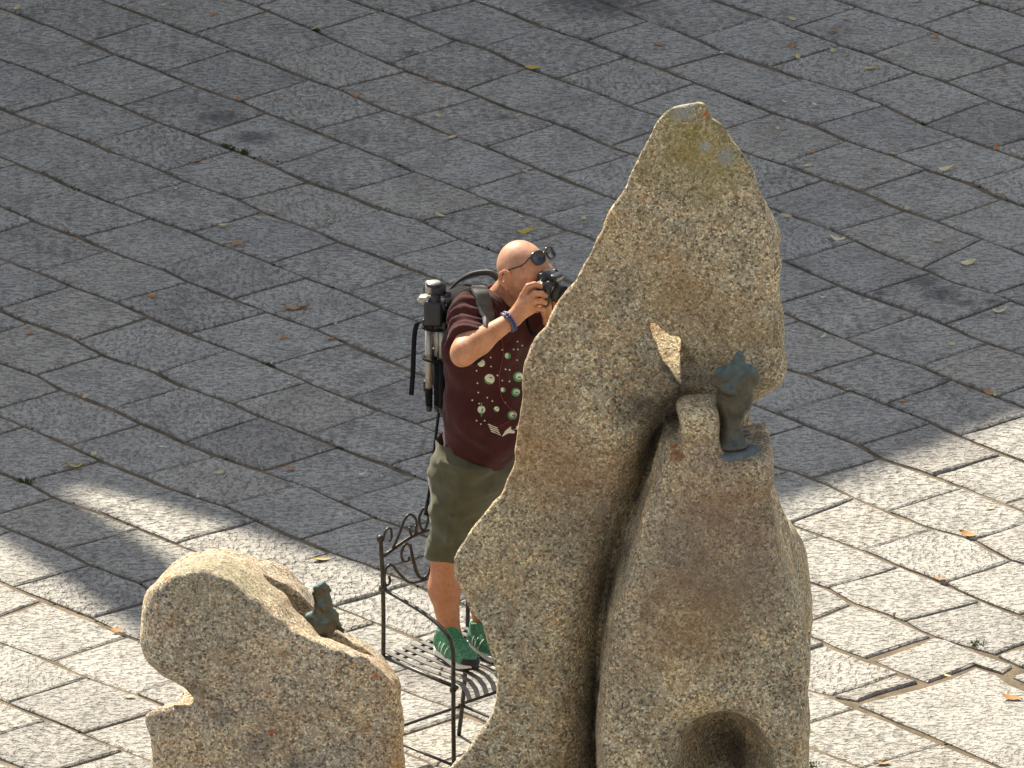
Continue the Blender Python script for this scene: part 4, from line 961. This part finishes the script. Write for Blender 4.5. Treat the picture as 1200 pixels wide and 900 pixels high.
def dslr():
    root = empty('camera', CC); tag(root, 'black camera with zoom lens held up to the man\'s eye in both hands', 'camera')
    f = Field(CC-.13, CC+.13, .0036)
    f.box(CC, (CF, CR, CU), (.024, .060, .039), .010); f.cone(kc(.022, .052, .03), kc(.022, .052, -.034), .019, .019, .012)
    f.box(kc(.006, 0, .047), (CF, CR, CU), (.032, .026, .020), .010, .012); f.box(kc(.03, 0, .056), (CF, CR, CU), (.012, .024, .010), .005, .008)
    f.cone(kc(.02, .05, .045), kc(.028, .052, .05), .008, .007, .003); f.cone(kc(-.004, -.045, .04), kc(-.004, -.045, .05), .013, .013, .002); f.cone(kc(-.004, .036, .04), kc(-.004, .036, .048), .010, .010, .002)
    f.box(kc(-.032, .0, .04), (CF, CR, CU), (.012, .018, .014), .006, .006)
    solid('body_shell', f, M_PLASTIC, root, CC)
    def ring(name, a, b, r0, r1, mat): mb = MB(); mb.tube([kc(a, 0, -.004), kc(a+.0001, 0, -.004), kc(b, 0, -.004)], [r0, r0, r1], 24); return mb.build(name, mat, root, True, CC)
    ring('lens_mount', .024, .034, .034, .034, M_STEEL); lb = ring('lens_barrel', .034, .066, .0345, .0345, M_PLASTIC)
    ring('zoom_ring', .066, .094, .0365, .0365, plain('ribbed_rubber', (.02, .02, .02), .8, .2, 0, .4, 300)); ring('front_ring', .094, .106, .0355, .037, M_STEEL)
    ring('filter_rim', .106, .112, .037, .037, M_PLASTIC); mb = MB(); mb.ball(kc(.100, 0, -.004), .031, 16, 10); mb.build('front_glass', glass_mat('coated_lens_glass', (.02, .02, .035), .03), root, True, CC)
    # the maker's name in white on the prism
    cu = bpy.data.curves.new('lettering', 'FONT'); cu.body = 'Canon'; cu.size = .017; cu.align_x = 'CENTER'; cu.extrude = .0004
    tmp = bpy.data.objects.new('lettering', cu); COL.objects.link(tmp); dg = bpy.context.evaluated_depsgraph_get(); me = bpy.data.meshes.new_from_object(tmp.evaluated_get(dg)); bpy.data.objects.remove(tmp)
    me.name = 'lettering'; me.materials.clear(); me.materials.append(M_WHITE); o = bpy.data.objects.new('lettering', me); link(o, root)
    right = -CR                                          # reading direction seen from the front
    nrm = CF; upv = np.cross(nrm, right); o.matrix_local = Matrix([[right[i], upv[i], nrm[i], (CF*.0432+CU*.050)[i]] for i in range(3)]+[[0, 0, 0, 1]])
    # neck strap
    p = smooth_path([kc(-.0, .066, .03), Q(622, 352, -.28), Q(611, 366, -.2), Q(598, 366, -.17), NEC+RT*.075-UP*.012+FD*.03, NEC+RT*.06-FD*.06+UP*.025, NEC-FD*.09+UP*.03], 6)
    mb = MB(); mb.ribbon(p, [np.array([.2, -.3, .9])]*len(p), .020, .003); mb.build('neck_strap', M_BLACK, root, True, CC)
    p = smooth_path([kc(-.01, -.066, .03), Q(655, 372, -.16), Q(628, 392, -.19), Q(618, 378, -.16), NEC-RT*.07-UP*.01+FD*.04, NEC-RT*.05-FD*.07+UP*.025], 6)
    mb = MB(); mb.ribbon(p, [np.array([.2, -.3, .9])]*len(p), .020, .003); mb.build('neck_strap', M_BLACK, root, True, CC)
dslr()
def bracelets():
    d = unit(Q(613, 360, -.33)-ELR); c0 = WRR-unit(WRR-ELR)*.018
    for i, (col, nm, lb) in enumerate((((.03, .06, .30), 'blue_bead', 'blue beaded bracelet on the right wrist, the band nearer the hand'), ((.10, .10, .13), 'grey_bead', 'dark grey beaded bracelet on the right wrist, the band nearer the elbow'))):
        c = c0-unit(WRR-ELR)*(.011*i); a = unit(WRR-ELR); u = unit(np.cross(a, UP)); w = np.cross(a, u); root = empty('bracelet', c); tag(root, lb, 'bracelet', 'beaded bracelets on his wrist')
        m = plain(nm, col, .35, .5, 0, .4, 200); m2 = plain(nm+'_pale', (.5, .5, .5), .4, .5); n = 20; me = None
        mb = MB(); mb.tube([c+u*.034*math.cos(t)+w*.036*math.sin(t) for t in np.linspace(0, 2*math.pi, 25)], .0032, 6, False); mb.build('cord', m, root)
        for k in range(n):
            t = 2*math.pi*k/n; q = c+u*.035*math.cos(t)+w*.037*math.sin(t)
            if me is None: mb = MB(); mb.ball((0, 0, 0), .0058, 7, 5); o = mb.build('bead', m, root); me = o.data; o.location = Vector(q-c)
            else:
                o = bpy.data.objects.new('bead', me); link(o, root); o.location = Vector(q-c)
                if k % 5 == 0: o.material_slots[0].link = 'OBJECT'; o.material_slots[0].material = m2
bracelets()
BK = CHE-FD*.205-UP*.0
def backpack():
    root = empty('backpack', BK); tag(root, 'black backpack on the man\'s back with padded shoulder straps and a loop handle', 'backpack')
    f = Field(BK-.36, BK+.36, .0075); c = Q(543, 402, BK[1]-YS)
    ax = (FD, RT, UP)
    f.box(c+FD*.015, ax, (.062, .11, .225), .05); f.box(c-FD*.05-UP*.06, ax, (.045, .09, .13), .035, .03); f.box(c-FD*.04+UP*.13, ax, (.045, .09, .06), .03, .03)
    f.noise(.008, .09, 51); f.noise(.003, .03, 52)
    solid('pack_body', f, M_BLACK, root, BK)
    t = bvh_at(SHIRT)
    def on(q, off=.006):
        h = t.find_nearest(Vector(q)); n = Vector(q)-h[0]; return np.array(h[0]+h[1]*off) if h[1].dot(Vector(q)-Vector(CHE)) > 0 else np.array(h[0]-h[1]*off)
    def seen(x, y):
        d = Vector(ray(x, y)).normalized(); h = t.ray_cast(Vector(CAM), d); return np.array(h[0])
    g = [seen(561, 343), seen(564, 350), seen(567, 358), seen(569, 367), seen(570, 377), seen(570, 388)]
    up = g[0]+(g[0]-g[1])*.6+UP*.004
    g = [c+FD*.0+RT*.075+UP*.13, up-FD*.08-UP*.03, up]+g+[g[-1]-UP*.09-FD*.01+RT*.01, g[-1]-UP*.16-FD*.05+RT*.04, g[-1]-UP*.20-FD*.14+RT*.045]
    for sgn in (1, -1):
        gg = g if sgn == 1 else [q-RT*2*np.dot(q-NEC, RT) for q in g]
        p = smooth_path([q if i == 0 else on(q, .010) for i, q in enumerate(gg)], 7); sd_ = []
        for i, q in enumerate(p):
            h = t.find_nearest(Vector(q)); tg = p[min(i+1, len(p)-1)]-p[max(i-1, 0)]; sd_.append(np.cross(np.array(h[1]), tg))
        for i in range(2, len(sd_)):
            if np.dot(sd_[i], sd_[i-1]) < 0: sd_[i] = -sd_[i]
        for _ in range(4): sd_ = [unit(sd_[max(i-1, 0)])+unit(sd_[i])+unit(sd_[min(i+1, len(sd_)-1)]) for i in range(len(sd_))]
        n = len(p); cut = 7*8
        for q0, q1, wd, th, mt, nm_ in ((0, cut+1, .058, .014, M_GREYSTRAP, 'shoulder_strap'), (cut, n, .022, .004, M_BLACK, 'strap_webbing')):
            mb = MB(); mb.ribbon(p[q0:q1], sd_[q0:q1], wd, th); o = mb.build(nm_, mt, root, True, BK); b = o.modifiers.new('round', 'BEVEL'); b.width = th*.35; b.segments = 2
    h = smooth_path([Q(522, 347, .14), Q(532, 334, .13), Q(546, 324, .11), Q(562, 319.5, .09), Q(576, 320.5, .07), Q(585, 329, .06), Q(586, 340, .06)], 6)
    mb = MB(); mb.ribbon(h, [np.array([.35, -.6, .75])]*len(h), .034, .010); o = mb.build('loop_handle', M_GREYSTRAP, root, True, BK); b = o.modifiers.new('round', 'BEVEL'); b.width = .004; b.segments = 2
    p = smooth_path([Q(517, 466, .16), Q(512, 500, .16), Q(507, 545, .15), Q(501, 590, .14), Q(499, 604, .13)], 6)
    mb = MB(); mb.ribbon(p, [np.array([.8, -.6, 0])]*len(p), [.012]*(len(p)-7)+[.018]*7, .003); mb.build('hanging_strap', M_BLACK, root, True, BK)
    p = smooth_path([Q(520, 343, .10), Q(516, 350, .06), Q(512, 365, .02), Q(517, 395, .0), Q(520, 430, .02), Q(520, 460, .06)], 5)
    mb = MB(); mb.ribbon(p, [np.array([.8, -.6, 0])]*len(p), .022, .004); mb.build('side_strap', M_BLACK, root, True, BK)
backpack()
def tripod():
    b = Q(509, 484, -.04); t = Q(509, 333, -.04); ax = unit(t-b); L = float(np.linalg.norm(t-b)); u = unit(np.cross(ax, (0.3, 1, 0))); w = np.cross(ax, u)
    q = lambda a, x, y: b+ax*L*a+u*x*SGN+w*y
    SGN = 1 if u[0] > 0 else -1
    root = empty('tripod', b); tag(root, 'folded silver and black tripod strapped upright to the side of the backpack', 'tripod')
    for k, (x, y) in enumerate(((-.026, -.014), (.004, -.026), (.030, -.004))):
        mb = MB(); lo = .17 if k == 0 else .42; mb.tube([q(lo, x, y), q(.70, x, y)], .0135, 10); lg = mb.build('leg', M_STEEL, root)
        mb = MB(); mb.tube([q(.04, x*.95, y), q(lo+.01, x, y)], [.0125, .015], 10); mb.build('foot_sleeve', M_BLACK, lg)
        mb = MB(); mb.tube([q(.0, x*.95, y), q(.045, x*.95, y)], [.010, .014], 8); mb.build('rubber_foot', M_PLASTIC, lg)
        mb = MB(); mb.box(q(.68, x, y), (u, w, ax), (.019, .019, .02), .005); mb.build('clamp', M_PLASTIC, lg); mb = MB(); mb.box(q(lo+.02, x-.012, y-.006), (u, w, ax), (.008, .012, .022), .004); mb.build('flip_lock', M_PLASTIC, lg)
    mb = MB(); mb.box(q(.78, 0, -.006), (u, w, ax), (.037, .030, .05), .014); sp = mb.build('shoulder_block', M_PLASTIC, root)
    mb = MB(); mb.box(q(.755, .006, -.044), (u, w, ax), (.009, .003, .035), .002); mb.build('trim_strip', M_STEEL, sp)
    for x in (-.02, .03): mb = MB(); mb.ball(q(.81, x, -.043), .0055, 8, 6); mb.build('rivet', M_STEEL, sp)
    mb = MB(); mb.box(q(.872, -.038, -.01), (u, w, ax), (.022, .02, .012), .006); mb.tube([q(.87, -.05, -.01), q(.85, -.066, -.012)], .008, 8); mb.build('locking_lever', M_STEEL, sp)
    mb = MB(); mb.tube([q(.84, .005, 0), q(.94, .005, 0)], [.022, .018], 12); mb.build('centre_column', M_PLASTIC, root)
    hx = q(.965, 0, -.005); mb = MB(); mb.tube([hx-u*SGN*.038, hx-u*SGN*.036, hx+u*SGN*.036, hx+u*SGN*.038], [.020, .026, .026, .020], 14); mb.tube([q(.985, 0, 0), q(.99, 0, 0), q(1.01, 0, 0), q(1.014, 0, 0)], [.024, .031, .031, .026], 16); hm = mb.build('head', M_PLASTIC, root)
    mb = MB(); mb.tube([hx-u*SGN*.030, hx-u*SGN*.005], .0272, 14); mb.build('head_collar', M_STEEL, hm); mb = MB(); mb.tube([q(1.011, 0, -.001), q(1.02, 0, -.001)], [.024, .021], 14); mb.build('quick_release_plate', M_STEEL, hm)
    mb = MB(); mb.tube([q(.93, .04, 0), q(.93, .062, 0)], .012, 10); mb.build('pan_knob', M_PLASTIC, hm)
    p = smooth_path([q(.70, -.035, -.006), Q(490, 378, -.04), Q(486.5, 388, -.04), Q(485, 405, -.04), Q(484, 435, -.04), Q(482, 463, -.04)], 6)
    mb = MB(); mb.ribbon(p, [np.array([1, -.25, 0])]*len(p), [.010]*6+[.018]*(len(p)-6), .0025); mb.build('carrying_strap', M_BLACK, root)
    for a in (.42, .66):
        mb = MB(); mb.tube([q(a, .045*math.cos(k), .034*math.sin(k)-.008) for k in np.linspace(0, 2*math.pi, 17)], .006, 6, False); mb.build('retaining_band', M_BLACK, root)
tripod()
def cable():
    t = bvh_at(SHIRT); pts = []
    for x, y in ((596, 372), (590, 385), (588, 398), (590, 412), (588, 425), (585, 440), (586, 455), (589, 468), (597, 478), (604, 487), (596, 494), (584, 500)):
        d = Vector(ray(x, y)).normalized(); h = t.ray_cast(Vector(CAM), d)
        if h[0]: pts.append(np.array(h[0])-np.array(d)*.004)
    p = smooth_path(pts, 5); mb = MB(); mb.tube(p, .0014, 6)
    o = mb.build('earphone_cable', plain('red_cable', (.22, .02, .022), .5, .4), None, True, pts[0]); tag(o, 'thin red cable hanging down the front of the maroon t-shirt', 'cable')
cable()

# ------------------------------------------------------------------ bronzes
def bronze(name, teal):
    t = NT(name, .5, .5); p = t.pos(); f = t.noise(p, 26, 5, .65)
    g = t.n('SeparateXYZ', Vector=t.n('NewGeometry').outputs['Normal']).outputs[2]
    up = t.math('MULTIPLY', t.n('MapRange', Value=g, From__Min=.15, From__Max=.9).outputs[0], teal)
    a = t.ramp(f, [(.3, (.055, .050, .038)), (.55, (.10, .085, .058)), (.8, (.075, .10, .085))])
    b = t.ramp(t.noise(p, 45, 4), [(.35, (.045, .095, .095)), (.65, (.13, .22, .215))])
    m = t.math('ADD', up, t.ramp(t.noise(p, 14, 5, .7), [(.5, 0), (.75, .35*teal+.08)]), clamp=True)
    t.set('Base Color', t.mix(m, a, b)); t.set('Metallic', t.math('MULTIPLY_ADD', m, -.45, .5)); t.set('Roughness', t.math('MULTIPLY_ADD', m, .3, .42)); t.bump(t.noise(p, 130, 4), .6, .004)
    return t.m
def bronze_torso():
    B = P(856, 530, ROCK_Y-.43); B[2] = LEDGE
    for _ in (0, 1): q = [BV_BIG.ray_cast(Vector(B+np.array([dx, dy, .12])), Vector((0, 0, -1)))[0] for dx in (-.05, 0, .05) for dy in (-.07, -.03)]; q = [v.z for v in q if v is not None and abs(v.z-LEDGE) < .06]; B[2] = float(np.mean(q))+.006 if q else B[2]
    m = bronze('patinated_bronze', .8); yb = B[1]
    p = lambda x, y, d=0: P(x, y, yb+d)
    root = empty('statue', B); tag(root, 'small headless bronze torso with teal patina standing in the hollow of the tall boulder', 'statue')
    f = Field(p(820, 540)-np.array([0, .22, .05]), p(900, 405)+np.array([0, .2, .08]), .0042)
    fl = ((0, 1, 0), .8)
    f.cone(p(857, 512), p(857, 494), .032, .032, .01); f.cone(p(857, 494), p(861, 470), .034, .058, .02, flat=fl); f.cone(p(861, 470), p(862, 448), .060, .066, .02, flat=fl); f.cone(p(846, 442), p(880, 440), .030, .032, .02)
    f.cone(p(846, 442), p(838, 449, -.01), .030, .016, .012); f.cone(p(880, 440), p(886, 447, -.01), .030, .016, .012); f.cone(p(850, 440, -.01), p(862, 433, -.01), .030, .026, .015); f.cone(p(876, 438, -.01), p(866, 432, -.01), .028, .026, .015)
    f.cone(p(864, 434), p(866, 421), .032, .021, .012); f.cone(p(866, 421), p(866.5, 416), .021, .016, .006); f.cone(p(848, 455, -.04), p(856, 458, -.05), .014, .016, .015); f.cone(p(857, 447, -.056), p(866, 462, -.056), .004, .003, .01, 's')
    f.cone(p(846, 470, -.05), p(858, 500, -.045), .006, .004, .015, 's'); f.cone(p(880, 466, -.035), p(864, 496, -.045), .007, .004, .012, 's'); f.noise(.004, .05, 61); f.noise(.0025, .015, 62)
    solid('torso', f, m, root, B)
    f = Field(p(815, 545)-np.array([0, .15, .05]), p(900, 495)+np.array([0, .15, .05]), .0042); f.ell(B+UP*.020, np.eye(3), (.068, .066, .030), 0); f.cone(B+UP*.035, B+UP*.062, .052, .042, .012); f.cone(B+UP*.06+np.array([-.045, 0, 0]), B+UP*.058+np.array([.062, 0, 0]), .012, .011, .01); f.noise(.003, .03, 63)
    solid('base', f, bronze('brown_bronze', .25), root, B)
    # bed of blue-grey mortar under it
    mt = NT('blue_grey_mortar', .95, .1); mt.set('Base Color', mt.ramp(mt.noise(mt.pos(), 30, 4), [(.3, (.10, .115, .12)), (.7, (.20, .22, .225))])); mt.bump(mt.noise(mt.pos(), 80, 4), .7, .008)
    V, F = [B+UP*.010], []; n = 30
    for s_, dz in ((.5, .010), (.8, .0065), (.97, .002), (1.04, -.03)):
        for k in range(n):
            a = 2*math.pi*k/n; r = s_*(1+.10*math.sin(3*a+1)+.05*math.sin(7*a)); V.append(B+np.array([.112*r*math.cos(a)-.006, .085*r*math.sin(a)-.008, dz]))
    F += [(0, 1+k, 1+(k+1) % n) for k in range(n)]
    F += [(1+i*n+k, 1+(i+1)*n+k, 1+(i+1)*n+(k+1) % n, 1+i*n+(k+1) % n) for i in range(3) for k in range(n)]
    mesh_obj('mortar_bed', V, F, mt.m, root, True)
bronze_torso()
def bronze_figurine():
    h = hit(BV_LOW, 374, 736); h = h[0] if h else P(380, 740, LOW_Y); yb = LOW_Y-.0; m = bronze('green_bronze', 1.0)
    p = lambda x, y, d=0: P(x, y, yb+d)
    f = Field(p(345, 760)-np.array([0, .2, .05]), p(420, 670)+np.array([0, .2, .05]), .0036)
    f.cone(p(377, 735), p(377, 712), .046, .030, .02); f.cone(p(377, 730), p(364, 724), .03, .022, .02); f.cone(p(378, 716), p(377, 700), .028, .028, .015); f.cone(p(377, 700), p(377, 690), .030, .026, .01)
    f.cone(p(384, 712, -.01), p(400, 738, -.02), .024, .010, .02, flat=((.3, 1, 0), .7)); f.cone(p(388, 722), p(402, 741), .02, .006, .02)
    for x, y in ((370, 689), (374, 685.5), (379, 684.5), (383.5, 688), (385.5, 692), (368, 695)): f.ell(p(x, y, rng.uniform(-.01, .01)), np.eye(3), (.0085, .0085, .008), .006)
    f.ell(p(377, 701, -.03), np.eye(3), (.02, .012, .022), .012, 's'); f.cone(p(374, 716, -.035), p(388, 736, -.04), .006, .005, .012, 's'); f.cone(p(372, 750), p(377, 735), .05, .045, .02)
    f.noise(.004, .03, 71); f.noise(.002, .012, 72)
    o = solid('statue', f, m, None, p(378, 738)); tag(o, 'little green bronze figure sitting in the gully of the low boulder', 'statue')
bronze_figurine()

# ------------------------------------------------------------------ fallen leaves, weeds, moss
LEAVES = [(20,10,2),(163,15,2),(192,7,1),(250,18,3),(153,105,1),(206,135,1),(280,116,3),(230,190,3),(205,222,1),(86,281,3),(318,249,2),(262,265,2),(304,256,2),(277,286,4),(368,35,2),(387,261,2),(325,115,3),(505,94,3),(418,113,3),(624,80,5),(673,94,2),(774,53,3),(567,4,1),(514,137,2),(605,136,2),(530,162,2),(617,203,1),(609,210,3),(515,253,2),(611,256,1),(617,271,5),(684,257,2),(930,55,3),(976,38,4),(929,23,2),(935,67,2),(992,23,2),(976,60,2),(848,63,1),(1021,81,5),(1096,44,3),(1075,2,2),(1175,92,3),(920,121,1),(955,124,1),(912,151,2),(952,178,3),(1029,198,3),(1047,181,2),(1111,199,6),(1112,173,1),(1120,209,1),(1167,174,3),(1188,178,2),(1170,226,2),(1108,249,2),(979,280,6),(1100,283,2),(1063,245,2),(947,195,2),(922,254,2),(1135,14,2),(1145,1,2),(1135,309,6),(937,345,1),(964,349,1),(965,396,1),(1115,404,2),(1172,365,6),(1108,444,3),(1158,461,4),(1167,464,2),(1059,471,3),(1132,475,1),(993,457,2),(235,312,2),(178,348,3),(342,362,4),(356,361,4),(288,355,1),(332,396,3),(392,380,1),(387,398,3),(35,391,3),(173,388,1),(100,466,2),(87,547,5),(110,533,2),(190,525,1),(232,583,1),(257,555,2),(340,550,3),(338,451,1),(137,740,4),(152,818,2),(375,657,5),(1134,627,4),(1102,680,4),(1046,718,1),(1110,793,2),(1185,819,4),(1034,895,4),(1160,596,2),(447,560,1),(425,557,1)]
def leaves():
    cols = {1: ('white', (.62, .60, .5)), 2: ('pale yellow', (.54, .45, .22)), 3: ('rusty brown', (.42, .18, .06)), 4: ('large orange brown', (.40, .19, .06)), 5: ('large golden yellow', (.52, .36, .07)), 6: ('large straw coloured', (.62, .53, .31))}
    mats = {k: plain('leaf_'+v[0].replace(' ', '_'), v[1], .7, .3, 0, .25, 60) for k, v in cols.items()}
    size = {1: .015, 2: .019, 3: .021, 4: .032, 5: .033, 6: .035}; base = {}
    for k in cols:
        for v in range(3):
            L = size[k]; wd = L*rng.uniform(.4, .6); cu = rng.uniform(.15, .45)*L; V, F = [], []; n = 7
            for i in range(n):
                a = i/(n-1); w = wd*math.sin(math.pi*min(1, a*.92+.04))**.8
                for b in (-1, 0, 1): V.append((L*(a*2-1), w*b, cu*(1.6*(2*a-1)**2*.6+abs(b)*.55*math.sin(3*a+v))+.001))
            for i in range(n-1):
                for b in (0, 1): F.append((3*i+b, 3*i+3+b, 3*i+4+b, 3*i+1+b))
            V.append((-L*1.35, .0, .004)); V.append((-L*1.35, .0015, .003)); F.append((1, 0, len(V)-2, len(V)-1)); base[k, v] = (V, F)
    me = {}
    seen = {}
    zone = lambda x, y: ('near the upper left corner' if x < 220 and y < 150 else 'left of the photographer, upper rows' if x < 450 and y < 300 else 'left of the photographer, middle rows' if x < 480 and y < 500 else 'at far left by the shadow\'s edge' if x < 480 and y < 620 else 'beside the low boulder' if x < 480 else 'above the photographer\'s head' if x < 720 and y > 180 else 'at top centre behind the boulder' if x < 860 else 'at upper right corner' if x > 1050 and y < 130 else 'at top right' if y < 130 else 'right of the boulder\'s tip' if y < 300 else 'right of the boulder in the shade' if y < 490 else 'on the sunny slabs right of the boulder')
    for x, y, k in LEAVES:
        v = int(rng.integers(3)); key = (k, v)
        g = G(x, y, .003)
        if key not in me: o = mesh_obj('fallen_leaf', *base[key], mats[k], None, True); me[key] = o.data; o.data.name = 'fallen_leaf'
        else: o = bpy.data.objects.new('fallen_leaf', me[key]); link(o)
        o.location = g+np.array([0, 0, .003]); o.rotation_euler = (rng.uniform(-.25, .25), rng.uniform(-.25, .25), rng.uniform(0, 6.28) if k < 4 else rng.uniform(-.5, .5)+(0 if rng.random() < .5 else math.pi)); s = rng.uniform(.8, 1.2); o.scale = (s, s, s)
        z = zone(x, y); c = seen.setdefault((k, z), []); c.append(o)
    for (k, z), os_ in seen.items():
        word = cols[k][0]
        os_.sort(key=lambda o: o.location.x); n = len(os_); num = ['', 'second', 'third', 'fourth', 'fifth', 'sixth', 'seventh', 'eighth', 'ninth', 'tenth', 'eleventh', 'twelfth']
        for i, o in enumerate(os_): tag(o, 'fallen %s leaf %s%s' % (word, z, '' if n == 1 else ', leftmost' if i == 0 else ', rightmost' if i == n-1 else ', %s from left' % num[i]), 'leaf', 'fallen %s leaves %s' % (word, z) if len(os_) > 1 else 'fallen leaves scattered over the paving')
leaves()
def weeds():
    gm = plain('weed_green', (.07, .10, .025), .8, .2, 0, .4, 40); dm = plain('moss_green', (.045, .055, .018), .95, .1, 0, .4, 80)
    for x, y, r, lb in ((30, 565, .026, 'dry green weed tuft in the joint at the left edge, shaded'), (1145, 755, .022, 'tiny green weed in the joint of the sunny slabs at right'), (285, 178, .022, 'green weed tuft in a joint at upper left'), (952, 897, .02, 'small weed sprig at the foot of the tall boulder')):
        mb = MB()
        for k in range(38):
            a = rng.uniform(0, 6.28); d = rng.uniform(0, r); b = np.array([d*math.cos(a)*1.5, d*math.sin(a), -.012]); h = rng.uniform(.4, 1)*r*.9; t = b+np.array([math.cos(a)*h*.8, math.sin(a)*h*.8, h+.01]); s = np.array([-math.sin(a), math.cos(a), 0])*.003
            mb.add([b-s, b+s, (b+t)/2+s+(0, 0, h*.15), t, (b+t)/2-s+(0, 0, h*.15)], [(0, 1, 2, 3, 4)])
        o = mb.build('weed', gm, None, False); o.location = G(x, y, 0); tag(o, lb, 'weed')
    mb = MB()                             # cushions of moss and crumbs of soil along the joints
    for (xa, ya, xb, yb) in ((262, 170, 275, 176), (300, 184, 325, 190), (560, 286, 575, 292), (478, 62, 484, 60), (1070, 145, 1085, 147), (1072, 113, 1080, 117), (366, 34, 372, 36), (505, 528, 515, 532), (313, 425, 320, 429), (395, 524, 405, 526)):
        for k in range(26):
            t = rng.random(); g = G(xa+(xb-xa)*t, ya+(yb-ya)*t, -.008)+rng.normal(0, .008, 3)*np.array([1, 1, .2]); mb.ball(g, rng.uniform(.003, .007), 5, 4, (1.3, 1.3, .8))
    for k in range(150):
        nm = rng.choice([q for q in LINES if len(LINES[q]) > 3]); l = LINES[nm]; i = int(rng.integers(len(l)-1)); t = rng.random(); x, y = l[i][0]+(l[i+1][0]-l[i][0])*t, l[i][1]+(l[i+1][1]-l[i][1])*t
        g = G(x, y, -.008)+rng.normal(0, .006, 3)*np.array([1, 1, .1]); mb.ball(g, rng.uniform(.002, .006), 5, 4, (1.4, 1.4, .7))
    o = mb.build('moss', dm, None, True); tag(o, 'dark moss and crumbs of soil growing along the joints', None, None, 'stuff')
weeds()
